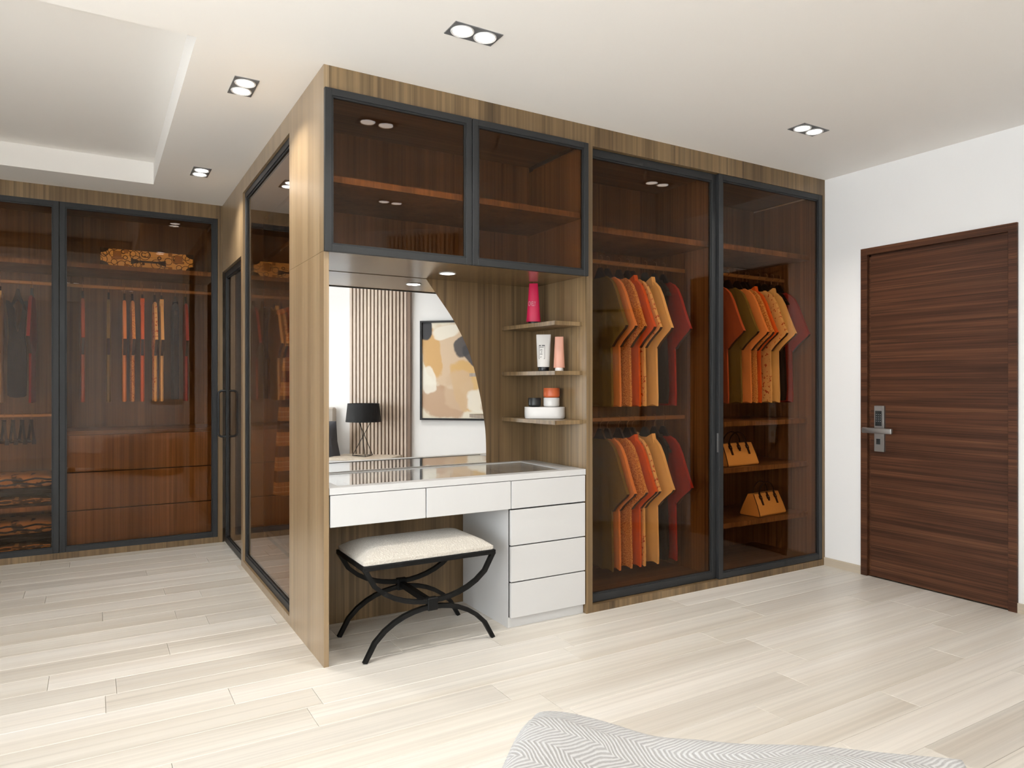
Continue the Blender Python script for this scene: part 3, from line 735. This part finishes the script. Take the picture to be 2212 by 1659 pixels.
# folded jeans
M_den = [cloth('denim_black', (0.020, 0.022, 0.020)), cloth('denim_tan', (0.52, 0.33, 0.12), ((0.10, 0.075, 0.03), 14, 0.56)), cloth('denim_olive', (0.085, 0.072, 0.036), ((0.30, 0.21, 0.08), 18, 0.58))]
def folded(x, y, z, wx, wy, hh, mat, edge, label):
    bm = bmesh.new(); rings = []; n = 18
    for k in range(n + 1):
        u = -1 + 2 * k / n; x_ = u * wx; r_ = []
        sq = (1 - abs(u) ** 14) ** .5 if abs(u) < 1 else .35
        for i in range(20):
            an = 2 * math.pi * i / 20; c_, s_ = math.cos(an), math.sin(an)
            yy_ = math.copysign(abs(c_) ** .35, c_) * wy; zz_ = hh / 2 + math.copysign(abs(s_) ** .5, s_) * hh / 2 * sq
            if zz_ > hh * .3: zz_ += .0025 * math.sin(u * 6 + i) * (1 if s_ < .95 else .3)
            r_.append((x_, yy_, max(0, min(zz_, hh))))
        rings.append(r_)
    loft(bm, rings); o = add('folded_jeans', bm, mat, smooth=True); o.location = (x, y, z); tag(o, label, 'jeans', 'folded jeans in the far wardrobe')
    for f in (.36, .66):
        bm = bmesh.new(); tube(bm, [((-1 + 2 * k / 14) * wx * .97, -wy - .001 + .002 * math.sin(k * 2.1), hh * f + hh * .07 * math.sin(k * 1.3 + f * 9)) for k in range(15)], hh * .07, n=6)
        q = add('fold_edge', bm, edge); q.parent = o
for zz, nm in ((.386, 'upper'), (.0505, 'lower')):
    folded(-.52, 6.36, zz, .245, .17, .066, M_den[2], M_den[1], 'folded olive jeans at the bottom of the %s jeans stack' % nm)
    folded(-.52, 6.36, zz + .067, .250, .17, .056, M_den[0], M_den[0], 'folded black jeans in the middle of the %s jeans stack' % nm)
    folded(-.515, 6.36, zz + .124, .255, .175, .100, M_den[1], M_den[0], 'folded tan edged jeans on top of the %s jeans stack' % nm)

# suitcase on the shelf
def case_mat():
    m, N, L, b = new_mat('ring_print_canvas')
    g = N.new('ShaderNodeNewGeometry'); acc = None
    for sc_, off in ((13.0, 0.0), (9.5, 3.7), (18.0, 8.1)):
        mp = N.new('ShaderNodeMapping'); mp.inputs['Scale'].default_value = (1, .02, 1); mp.inputs['Location'].default_value = (off, 0, off); L.new(g.outputs['Position'], mp.inputs[0])
        v = N.new('ShaderNodeTexVoronoi'); v.inputs['Scale'].default_value = sc_; v.inputs['Randomness'].default_value = 0.75; L.new(mp.outputs[0], v.inputs['Vector'])
        d_ = math_n(N, L, 'ABSOLUTE', math_n(N, L, 'SUBTRACT', v.outputs['Distance'], 0.36)); k = math_n(N, L, 'LESS_THAN', d_, 0.0022 * sc_)
        acc = k if acc is None else math_n(N, L, 'MAXIMUM', acc, k)
    L.new(mixc(N, L, acc, (0.97, 0.80, 0.34), (0.06, 0.03, 0.012)), b.inputs['Base Color']); b.inputs['Roughness'].default_value = 0.45
    return m
cs = thing('suitcase', 'yellow ring patterned suitcase with black corners on the far wardrobe shelf', 'suitcase', (.355, 6.36, 2.168))
cx0, cx1, cy0, cy1, cz0, cz1 = .035, .676, 6.16, 6.56, 2.170, 2.300
o = add('case_body', boxbm((cx0, cx1, cy0, cy1, cz0, cz1), bevel=.006, seg=2), case_mat()); attach(o, cs)
for xa, sx_ in ((cx0, 1), (cx1, -1)):
    for za, sz in ((cz0, 1), (cz1, -1)):
        bm = bmesh.new(); pp = [(xa - sx_ * .003, za - sz * .0015)] + [(xa - sx_ * .003 + sx_ * .058 * math.cos(R(a_)), za - sz * .0015 + sz * .036 * math.sin(R(a_))) for a_ in range(0, 91, 15)]
        prism(bm, pp, cy0 - .003, cy0 + .06, axis='y'); q = add('corner_guard', bm, M_black); attach(q, cs)
part(cs, 'lid_seam', (cx0 + .02, cx1 - .02, cy0 - .0006, cy0 + .01, 2.253, 2.2545), mat=M_gap)
M_brass = plain('aged_brass', (0.36, 0.24, 0.10), 0.4, metal=.5)
for xx in (.145, .570):
    part(cs, 'latch', (xx - .028, xx + .028, cy0 - .006, cy0, 2.236, 2.284), (xx - .040, xx + .040, cy0 - .005, cy0, 2.222, 2.240), mat=M_brass, bevel=.0015)
for xx in (.205, .510):
    part(cs, 'hinge_tab', (xx - .014, xx + .014, cy0 - .004, cy0, 2.272, 2.300), (xx - .014, xx + .014, cy0 - .004, cy0, 2.171, 2.190), mat=M_brass)
for s in (-1, 1):
    bm = bmesh.new(); xm = .357 + s * .12; prism(bm, [(xm, 2.192), (xm, 2.235), (xm - s * .052, 2.224), (xm - s * .052, 2.206)], cy0 - .012, cy0, axis='y'); q = add('handle_mount', bm, M_black); attach(q, cs)
part(cs, 'carry_handle', (.357 - .062, .357 + .062, cy0 - .022, cy0 - .010, 2.208, 2.222), (.357 - .075, .357 - .060, cy0 - .02, cy0 - .006, 2.211, 2.219), (.357 + .060, .357 + .075, cy0 - .02, cy0 - .006, 2.211, 2.219), mat=M_black)

# ------------------------------------------------------------------ glazed closet screen and its door
cp = thing('closet_screen', 'walnut framed glass screen of the walk-in closet beside the end panel', 'screen', (.91, 4.9, 0))
XSb = .935
YJ0, YJ1 = 5.150, 5.215
part(cp, 'header_panel', (X0 - .002, XSb, 3.789, YJ0, 2.592, H), mat=M_panel)
part(cp, 'header_panel', (X0 - .002, XSb, YJ0, YB - .002, 2.166, H), mat=M_panel)
part(cp, 'base_panel', (X0 - .002, XSb, 3.789, YJ0, 0, .046), mat=M_panel)
part(cp, 'jamb_panel', (X0 - .002, XSb, YJ0, YJ1, 0, 2.166), mat=M_panel)
part(cp, 'jamb_panel', (X0 + .022, XSb, 6.046, YB - .002, 0, 2.166), mat=M_wood)
door_frame(cp, 'fixed_glazing', 'y', 3.790, YJ0 - .004, .047, 2.591, X0 + .012, .03, sw=.040, bead=.012)
cd = door_frame(cp, 'closet_door', 'y', YJ1 + .003, 6.045, .004, 2.163, X0 + .018, .03, sw=.045, bead=.012)
for s, xb in ((-1, X0 + .018), (1, X0 + .048)):
    bm = bmesh.new(); yh = 6.020
    P_ = [(xb, yh, 1.215), (xb + s * .035, yh, 1.215), (xb + s * .050, yh, 1.205), (xb + s * .055, yh, 1.19), (xb + s * .055, yh, .875), (xb + s * .050, yh, .86), (xb + s * .035, yh, .85), (xb, yh, .85)]
    tube(bm, P_, .009, n=10); q = add('pull_handle', bm, M_frame, smooth=True); attach(q, cd)

# open wardrobe unit seen through the fixed glass
ou = thing('closet_unit', 'open walnut closet unit behind the fixed glass of the closet screen', 'wardrobe', (1.5, 5.2, 0))
part(ou, 'back_panel', (1.80, 1.82, 3.80, 6.65, 0, 2.64), mat=M_wood)
part(ou, 'end_panel', (1.20, 1.80, 6.05, 6.07, 0, 2.64), mat=M_wood)
part(ou, 'end_panel', (.94, 1.80, 3.792, 3.81, 0, 2.64), mat=M_wood)
for z in (2.628, 2.300): part(ou, 'shelf', (1.20, 1.80, 3.81, 6.05, z - .030, z), mat=M_woody)
part(ou, 'base_board', (1.20, 1.80, 3.81, 6.05, .05, .085), mat=M_woody)
part(ou, 'plinth', (1.22, 1.80, 3.81, 6.05, 0, .05), mat=M_gap)
part(ou, 'hanging_rail', (1.494, 1.506, 3.81, 6.05, 1.997, 2.023), mat=M_rod, bevel=.004)
M_owood = plain('orange_varnished_wood', (0.62, 0.20, 0.06), 0.4)
def wide_hanger_bm():
    bm = bmesh.new(); prism(bm, [(-.30, -.095), (-.295, -.07), (-.15, -.012), (-.02, .03), (.02, .03), (.15, -.012), (.22, -.04), (.22, -.065), (.1, -.03), (0, 0), (-.15, -.045), (-.285, -.105)], -.008, .008, axis='y')
    tube(bm, [(-.21, 0, -.075), (-.2, 0, -.12), (.2, 0, -.12), (.2, 0, -.06)], .006, n=6); return bm
def plaid():
    m, N, L, b = new_mat('plaid_cloth'); tc = N.new('ShaderNodeTexCoord'); s = N.new('ShaderNodeSeparateXYZ'); L.new(tc.outputs['Object'], s.inputs[0])
    w1 = math_n(N, L, 'FRACT', math_n(N, L, 'MULTIPLY', s.outputs[2], 5.2)); band = math_n(N, L, 'GREATER_THAN', w1, .45)
    w2 = math_n(N, L, 'FRACT', math_n(N, L, 'MULTIPLY', s.outputs[2], 26.0)); ln = math_n(N, L, 'LESS_THAN', w2, .12)
    w3 = math_n(N, L, 'FRACT', math_n(N, L, 'MULTIPLY', s.outputs[0], 40.0)); l3 = math_n(N, L, 'LESS_THAN', w3, .15)
    c = mixc(N, L, band, (0.06, 0.035, 0.015), (0.62, 0.38, 0.12)); c = mixc(N, L, math_n(N, L, 'MULTIPLY', ln, band), c, (0.95, 0.75, 0.40)); c = mixc(N, L, math_n(N, L, 'MULTIPLY', l3, .35), c, (0.1, 0.05, .02))
    L.new(c, b.inputs['Base Color']); b.inputs['Roughness'].default_value = .9; return m
def coat_bm():
    bm = bmesh.new(); pts = [(-.045, -.02), (-.12, -.04), (-.20, -.12), (-.235, -.35), (-.27, -.70), (-.30, -1.10), (-.318, -1.44), (-.20, -1.46), (0, -1.47), (.2, -1.46), (.25, -1.1), (.22, -.5), (.19, -.12), (.1, -.04), (.045, -.02)]
    prism(bm, pts, -.03, .03, axis='y'); return bm
hh = mob('coat_hanger', mesh_of('wide_hanger', wide_hanger_bm, [M_owood]), None, (1.50, 5.62, 1.905)); mob('hook', mesh_of('hook3', lambda: (lambda b: (tube(b, [(0, 0, .02), (0, 0, .085), (.02, 0, .10), (.018, 0, .118), (0, 0, .124)], .002, n=6), b)[1])(bmesh.new()), [M_wire]), hh); hh.rotation_euler = (0, 0, R(6))
tag(hh, 'orange wooden hanger carrying the plaid coat in the closet unit', 'hanger')
cc = mob('plaid_coat', mesh_of('plaid_coat', coat_bm, [plaid()]), None, (1.50, 5.62, 1.86)); cc.rotation_euler = (0, 0, R(6)); tag(cc, 'long plaid coat hanging behind the fixed closet glass', 'coat')

# ------------------------------------------------------------------ ceiling downlights
def twin(x, y, along, label):
    t = thing('twin_downlight', label, 'ceiling light', (x, y, H), 'twin ceiling downlights')
    hx, hy = (.108, .055) if along == 'x' else (.055, .108)
    part(t, 'metal_plate', (x - hx, x + hx, y - hy, y + hy, H - .0035, H), mat=M_plate)
    for s in (-1, 1):
        px, py = (x + s * .052, y) if along == 'x' else (x, y + s * .052)
        bm = bmesh.new(); lathe(bm, [(.039, -.004), (.046, -.0075), (.0485, -.0045), (.0485, -.0035), (.039, -.0035)], (px, py, H), 26); q = add('lamp_ring', bm, M_chrome, smooth=True); attach(q, t)
        bm = bmesh.new(); lathe(bm, [(0, -.0046), (.039, -.0046), (.039, -.0036), (0, -.0036)], (px, py, H), 26); q = add('lamp_lens', bm, M_lamp); attach(q, t)
        ld = bpy.data.lights.new('downlight_spot', 'AREA'); ld.shape = 'DISK'; ld.size = .076; ld.spread = R(125); ld.energy = DOWNLIGHT_W; ld.color = (1, .955, .89)
        lo = bpy.data.objects.new('downlight_spot', ld); COL.objects.link(lo); lo.location = (px, py, H - .0055); lo.parent = t; lo.matrix_parent_inverse = Matrix.Translation((-x, -y, -H))
twin(1.331, 2.557, 'x', 'twin downlight in the ceiling in front of the upper cupboards')
twin(3.452, 2.562, 'x', 'twin downlight in the ceiling in front of the sliding wardrobe')
twin(.613, 3.576, 'y', 'twin downlight between the ceiling tray and the end panel')
twin(.613, 5.162, 'y', 'twin downlight near the far end of the ceiling tray')
t = thing('closet_fill_light', 'unseen round fill light added in the ceiling of the walk-in closet', 'light', (1.08, 4.15, H))  # fill lamp added out of sight to brighten the closet shelves
bm = bmesh.new(); lathe(bm, [(.038, -.001), (.038, -.006), (.046, -.006), (.048, 0)], (1.08, 4.15, H), 24); o = add('trim_ring', bm, M_white); attach(o, t)
bm = bmesh.new(); lathe(bm, [(0, -.003), (.038, -.003), (.038, -.001), (0, -.001)], (1.08, 4.15, H), 24); o = add('lamp_lens', bm, M_lamp_s); attach(o, t)
ld = bpy.data.lights.new('closet_fill', 'AREA'); ld.shape = 'DISK'; ld.size = .076; ld.energy = 4; ld.color = (1, .9, .76)
lo = bpy.data.objects.new('closet_fill', ld); COL.objects.link(lo); lo.location = (1.08, 4.15, H - .004); lo.parent = t; lo.matrix_parent_inverse = Matrix.Translation((-1.08, -4.15, -H))
twin(2.00, 1.00, 'x', 'twin downlight near the slatted wall, seen reflected in the cupboard glass')
twin(.42, -.15, 'x', 'twin downlight above the middle of the bed')
twin(-.28, .41, 'x', 'twin downlight above the foot of the bed')

# ------------------------------------------------------------------ bedroom side, seen in the mirror
def wpart(parent, name, *boxes, mat, bevel=0.0):
    o = add(name, boxbm(*boxes, bevel=bevel, M=WM_), mat); attach(o, parent); return o
sp = thing('slat_panel', 'tall panel of vertical timber slats on the angled bedroom wall', 'wall panel', tuple(wl(2.45, .02, 0)))
M_slat = wood('pale_oak_slat', 'z', (0.52, 0.42, 0.33), (0.60, 0.49, 0.40), (0.66, 0.55, 0.45), contrast=.2, line=.9)
M_slatback = plain('slat_backing', (0.20, 0.135, 0.105), .8)
wpart(sp, 'backing_board', (2.13, 2.78, 0.0005, .008, .0, 2.64), mat=M_slatback)
wpart(sp, 'edge_trim', (2.095, 2.13, 0.0005, .045, .0, 2.64), mat=wood('slat_edge', 'z', (0.16, .10, .07), (.2, .13, .09), (.25, .17, .12), contrast=.3))
for k in range(16):
    s = 2.150 + k * .0405
    wpart(sp, 'slat', (s - .012, s + .012, .008, .045, .0, 2.64), mat=M_slat)

def art_mat(ox, oz):
    m, N, L, b = new_mat('abstract_watercolour')
    tc = N.new('ShaderNodeTexCoord'); s = N.new('ShaderNodeSeparateXYZ'); L.new(tc.outputs['Object'], s.inputs[0])
    n = N.new('ShaderNodeTexNoise'); n.inputs['Scale'].default_value = 6; n.inputs['Detail'].default_value = 5; L.new(tc.outputs['Object'], n.inputs['Vector'])
    nz = math_n(N, L, 'MULTIPLY_ADD', n.outputs['Fac'], 1.1, -.55)
    c = None; cur = (0.80, 0.74, 0.60)
    for (u, v, a_, b_, rot, col, st) in [(.30, .35, .26, .34, .3, (.62, .43, .27), .8), (.10, .30, .10, .26, .2, (.62, .36, .12), .85), (.22, .82, .24, .17, -.2, (.48, .29, .17), .85), (.50, .66, .17, .26, .4, (.66, .40, .13), .85), (.40, .70, .16, .20, 0, (.62, .45, .30), .7), (.46, .24, .12, .10, .6, (.06, .055, .06), .95), (.55, .36, .07, .15, .7, (.05, .045, .05), .95), (.03, .08, .08, .10, 0, (.035, .035, .04), 1.0), (.25, .10, .14, .07, .2, (.84, .79, .68), .9), (.07, .60, .08, .14, .2, (.84, .80, .70), .85), (.62, .80, .14, .12, .2, (.84, .80, .70), .85), (.95, .35, .25, .3, .5, (.62, .43, .25), .8), (1.2, .7, .22, .2, 0, (.60, .36, .14), .8), (1.35, .25, .14, .12, 0, (.06, .05, .05), .9), (.85, .85, .2, .1, 0, (.5, .32, .18), .8)]:
        du = math_n(N, L, 'SUBTRACT', s.outputs[0], u); dv = math_n(N, L, 'ADD', s.outputs[2], v)
        p = math_n(N, L, 'MULTIPLY_ADD', du, math.cos(rot) / a_, math_n(N, L, 'MULTIPLY', dv, math.sin(rot) / a_)); q = math_n(N, L, 'MULTIPLY_ADD', du, -math.sin(rot) / b_, math_n(N, L, 'MULTIPLY', dv, math.cos(rot) / b_))
        d = math_n(N, L, 'SQRT', math_n(N, L, 'ADD', math_n(N, L, 'POWER', math_n(N, L, 'ABSOLUTE', p), 3.0), math_n(N, L, 'POWER', math_n(N, L, 'ABSOLUTE', q), 3.0)))
        d = math_n(N, L, 'ADD', d, nz)
        mr = N.new('ShaderNodeMapRange'); mr.interpolation_type = 'SMOOTHSTEP'; mr.inputs[1].default_value = 1.12; mr.inputs[2].default_value = .82; mr.inputs[4].default_value = st; L.new(d, mr.inputs[0])
        c = mixc(N, L, mr.outputs[0], cur if c is None else c, col)
    L.new(c, b.inputs['Base Color']); b.inputs['Roughness'].default_value = .6; return m
S0, S1, ZA, ZB = 1.995, .385, .895, 1.925
ar = thing('framed_art', 'black framed abstract watercolour in tan and charcoal beside the slatted panel', 'picture', tuple(wl((S0 + S1) / 2, 0.02, ZA)))
wpart(ar, 'picture_frame', (S1, S0, .002, .032, ZA, ZA + .02), (S1, S0, .002, .032, ZB - .02, ZB), (S1, S1 + .02, .002, .032, ZA + .02, ZB - .02), (S0 - .02, S0, .002, .032, ZA + .02, ZB - .02), mat=M_black)
cv = add('canvas', boxbm((0.0, S0 - S1 - .04, .004, .018, -(ZB - ZA - .04), 0)), art_mat(0, 0))
cv.matrix_world = Matrix.Translation(wl(S0 - .02, 0, ZB - .02)) @ Matrix.Rotation(WA, 4, 'Z'); mw = cv.matrix_world.copy()
cv.parent = ar; cv.matrix_parent_inverse = Matrix.Translation(-Vector(ORG[ar.name])); cv.location = mw.to_translation(); cv.rotation_euler = mw.to_euler()

ns = thing('nightstand', 'pale oak nightstand with white front under the slatted panel', 'nightstand', tuple(wl(2.5, .28, 0)))
wpart(ns, 'top_board', (2.19, 2.82, .05, .48, .505, .530), mat=M_base)
wpart(ns, 'body', (2.20, 2.81, .05, .465, .10, .505), mat=M_white)
wpart(ns, 'drawer', (2.206, 2.804, .465, .480, .31, .503), mat=M_white, bevel=.002); wpart(ns, 'drawer', (2.206, 2.804, .465, .480, .105, .305), mat=M_white, bevel=.002)
wpart(ns, 'plinth', (2.23, 2.78, .07, .44, 0, .10), mat=M_black)

lp = wl(2.53, .24, .530); tl = thing('table_lamp', 'table lamp with black drum shade and crossed wire legs on the nightstand', 'lamp', tuple(lp))
bm = bmesh.new(); nn = 40; A = []
for r_, z_ in ((.180, .352), (.160, .540)):
    A.append([(lp.x + r_ * math.cos(2 * math.pi * i / nn), lp.y + r_ * math.sin(2 * math.pi * i / nn), lp.z + z_) for i in range(nn)])
for r_, z_ in ((.157, .540), (.177, .352)):
    A.append([(lp.x + r_ * math.cos(2 * math.pi * i / nn), lp.y + r_ * math.sin(2 * math.pi * i / nn), lp.z + z_) for i in range(nn)])
A.append(A[0]); loft(bm, A, cap=False); bmesh.ops.remove_doubles(bm, verts=bm.verts[:], dist=1e-5)
o = add('lamp_shade', bm, plain('black_shade', (0.004, 0.004, 0.004), .8), smooth=True); attach(o, tl)
bt = [(lp.x + .118 * math.cos(R(a_)), lp.y + .118 * math.sin(R(a_)), lp.z + .004) for a_ in (100, 220, 340)]
tp = [(lp.x + .085 * math.cos(R(a_ + 165)), lp.y + .085 * math.sin(R(a_ + 165)), lp.z + .37) for a_ in (100, 220, 340)]
for i in range(3):
    bm = bmesh.new(); tube(bm, [bt[i], tp[i]], .0035, n=6); o = add('leg', bm, M_blackm); attach(o, tl)
    bm = bmesh.new(); tube(bm, [bt[i], bt[(i + 1) % 3]], .003, n=6); o = add('foot_bar', bm, M_blackm); attach(o, tl)
bm = bmesh.new(); lathe(bm, [(0, 0), (.022, .01), (.03, .035), (.022, .06), (0, .07)], (lp.x, lp.y, lp.z + .40), 16); o = add('bulb', bm, emit('bulb_glow', (1, .86, .66), 12.0), smooth=True); attach(o, tl)
bm = bmesh.new(); tube(bm, [(lp.x - .17, lp.y, lp.z + .40), (lp.x + .17, lp.y, lp.z + .40)], .003, n=6); o = add('bulb_holder', bm, M_blackm); attach(o, tl)
ld = bpy.data.lights.new('lamp_bulb', 'POINT'); ld.energy = LAMP_W; ld.color = (1, .80, .58); ld.shadow_soft_size = .03
lo = bpy.data.objects.new('lamp_bulb', ld); COL.objects.link(lo); lo.location = (lp.x, lp.y, lp.z + .43); lo.parent = tl; lo.matrix_parent_inverse = Matrix.Translation(-lp)

# bed: headboard on the angled wall, foot corner in the lower edge of the picture
bs0 = 2.95; BW = 1.80; BL = 2.00; ZT = .465
bed = thing('bed', 'upholstered double bed with pale linen', 'bed', tuple(wl(bs0 + BW / 2, 1.0, 0)))
M_linen = plain('pale_linen', (0.66, 0.63, 0.60), .9, bump=(60, .2)); M_uph = plain('greige_upholstery', (0.40, 0.35, 0.30), .9, bump=(300, .3)); M_pil = plain('charcoal_pillow', (0.055, 0.055, 0.062), .9); M_pilw = plain('white_pillow', (0.72, .71, .70), .9)
wpart(bed, 'bed_base', (bs0 + .02, bs0 + BW - .02, .08, BL - .03, .08, .27), mat=M_uph, bevel=.01)
for ss in (bs0 + .08, bs0 + BW - .14):
    for dd_ in (.14, BL - .16): wpart(bed, 'leg', (ss, ss + .06, dd_, dd_ + .06, 0, .08), mat=M_black)
wpart(bed, 'mattress', (bs0 + .03, bs0 + BW - .03, .10, BL - .04, .27, ZT), mat=M_linen, bevel=.03)
wpart(bed, 'headboard', (bs0 - .02, bs0 + BW + .02, .012, .09, 0, 1.02), mat=M_uph, bevel=.015)
def pillow(s, d, z, ws, hs, tilt, mat, label):
    bm = bmesh.new(); n = 12; top = []; bot = []
    for i in range(n + 1):
        ra, rb = [], []
        for j in range(n + 1):
            u, v = -1 + 2 * i / n, -1 + 2 * j / n
            e = max(0, (1 - u ** 4) * (1 - v ** 4)) ** .5; pinch = 1 - .06 * (1 - abs(u)) * abs(v) ** 3 - .06 * (1 - abs(v)) * abs(u) ** 3
            ra.append(bm.verts.new((u * ws * pinch, .085 * e + .004, v * hs * pinch))); rb.append(bm.verts.new((u * ws * pinch, -.085 * e - .004, v * hs * pinch)))
        top.append(ra); bot.append(rb)
    for i in range(n):
        for j in range(n):
            bm.faces.new((top[i][j], top[i][j + 1], top[i + 1][j + 1], top[i + 1][j])); bm.faces.new((bot[i][j], bot[i + 1][j], bot[i + 1][j + 1], bot[i][j + 1]))
    for i in range(n):
        bm.faces.new((top[i][0], top[i + 1][0], bot[i + 1][0], bot[i][0])); bm.faces.new((top[i][n], bot[i][n], bot[i + 1][n], top[i + 1][n])); bm.faces.new((top[0][i], bot[0][i], bot[0][i + 1], top[0][i + 1])); bm.faces.new((top[n][i], top[n][i + 1], bot[n][i + 1], bot[n][i]))
    bmesh.ops.recalc_face_normals(bm, faces=bm.faces[:])
    o = add('pillow', bm, mat, smooth=True); o.matrix_world = Matrix.Translation(wl(s, d, z)) @ Matrix.Rotation(WA, 4, 'Z') @ Matrix.Rotation(R(tilt), 4, 'X'); tag(o, label, 'pillow', 'pillows on the bed')
pillow(bs0 + .62, .24, ZT + .235, .27, .24, -14, M_pilw, 'white pillow against the headboard nearest the nightstand')
pillow(bs0 + 1.35, .24, ZT + .235, .32, .24, -14, M_pilw, 'white pillow against the headboard away from the nightstand')
pillow(bs0 + .075, .30, ZT + .215, .25, .22, -16, M_pil, 'charcoal scatter pillow nearest the nightstand')

def herringbone():
    m, N, L, b = new_mat('herringbone_wool')
    u = N.new('ShaderNodeUVMap'); u.uv_map = 'UVMap'; s = N.new('ShaderNodeSeparateXYZ'); L.new(u.outputs[0], s.inputs[0])
    nz = N.new('ShaderNodeTexNoise'); nz.inputs['Scale'].default_value = 160; L.new(u.outputs[0], nz.inputs['Vector'])
    n2 = N.new('ShaderNodeTexNoise'); n2.inputs['Scale'].default_value = 7; n2.inputs['Detail'].default_value = 2; L.new(u.outputs[0], n2.inputs['Vector'])
    wob = math_n(N, L, 'MULTIPLY_ADD', n2.outputs['Fac'], .07, -.035)
    tri = math_n(N, L, 'PINGPONG', math_n(N, L, 'ADD', s.outputs[1], wob), .055)
    ph = math_n(N, L, 'ADD', math_n(N, L, 'ADD', s.outputs[0], math_n(N, L, 'MULTIPLY', tri, 1.0)), math_n(N, L, 'MULTIPLY', nz.outputs['Fac'], .0035))
    st_ = math_n(N, L, 'MULTIPLY_ADD', math_n(N, L, 'SINE', math_n(N, L, 'MULTIPLY', ph, 2 * math.pi * 82)), .5, .5)
    r = ramp(N, [(.25, (0.27, 0.263, 0.258)), (.7, (0.40, 0.394, 0.39))]); L.new(st_, r.inputs[0]); L.new(r.outputs[0], b.inputs['Base Color'])
    b.inputs['Roughness'].default_value = .95; b.inputs['Sheen Weight'].default_value = .2
    bu = N.new('ShaderNodeBump'); bu.inputs['Strength'].default_value = .5; bu.inputs['Distance'].default_value = .004; L.new(st_, bu.inputs['Height']); L.new(bu.outputs['Normal'], b.inputs['Normal']); return m
# throw: u runs along the bed side away from the foot, v across the bed; both ends hang over the edges
bm = bmesh.new(); uvl = bm.loops.layers.uv.new('UVMap')
nu, nv = 110, 120; du0, du1 = -.28, .86; dv0, dv1 = -.26, 1.05
def drape(t, r_=.035):
    """distance along the cloth -> (run inward from the edge, drop)"""
    if t >= r_ * .6: return t, 0.0
    q = r_ * .6 - t; an = min(q / r_, math.pi / 2)
    over = max(0, q - r_ * math.pi / 2)
    return r_ * .6 - r_ * math.sin(an), r_ * (1 - math.cos(an)) + over
G_ = []
foot_s, foot_d = bs0 + .004, BL - .016
for i in range(nu + 1):
    rw = []
    for j in range(nv + 1):
        a_ = du0 + (du1 - du0) * i / nu; b_ = dv0 + (dv1 - dv0) * j / nv
        ra, da = drape(a_); rb, db = drape(b_)
        z_ = ZT + .022 - max(da, db) - .25 * min(da, db)
        if da < .02 and db < .02:
            z_ += .024 * math.exp(-((a_ - .05) / .11) ** 2) + .016 * math.exp(-((a_ - .58) / .13) ** 2) * math.exp(-((b_ - .1) / .3) ** 2) - .010 * math.exp(-((a_ - .27) / .07) ** 2) + .006 * math.sin(9 * a_ + 7 * b_) + .05 * max(0, a_ - .1)
            z_ += .010 * math.sin(16 * (a_ * .6 + b_)) * (1 if b_ > .06 else .3)
        rip = .010 * math.sin(14 * b_) * min(1, da * 8) ; rip2 = .010 * math.sin(13 * a_) * min(1, db * 8)
        p = wl(foot_s + rb - rip2 * 1.0 - .012 * min(1, db * 6), foot_d - ra + rip + .012 * min(1, da * 6), z_)
        rw.append(bm.verts.new(p))
    G_.append(rw)
for i in range(nu):
    for j in range(nv):
        f = bm.faces.new((G_[i][j], G_[i + 1][j], G_[i + 1][j + 1], G_[i][j + 1]))
        for lp_, (ii, jj) in zip(f.loops, ((i, j), (i + 1, j), (i + 1, j + 1), (i, j + 1))):
            lp_[uvl].uv = (du0 + (du1 - du0) * ii / nu, dv0 + (dv1 - dv0) * jj / nv)
bmesh.ops.recalc_face_normals(bm, faces=bm.faces[:])
th = add('throw_blanket', bm, herringbone(), smooth=True)
so = th.modifiers.new('thickness', 'SOLIDIFY'); so.thickness = .008; so.offset = 0
tag(th, 'grey and white herringbone throw over the foot corner of the bed', 'blanket')
print('planks', nplank)
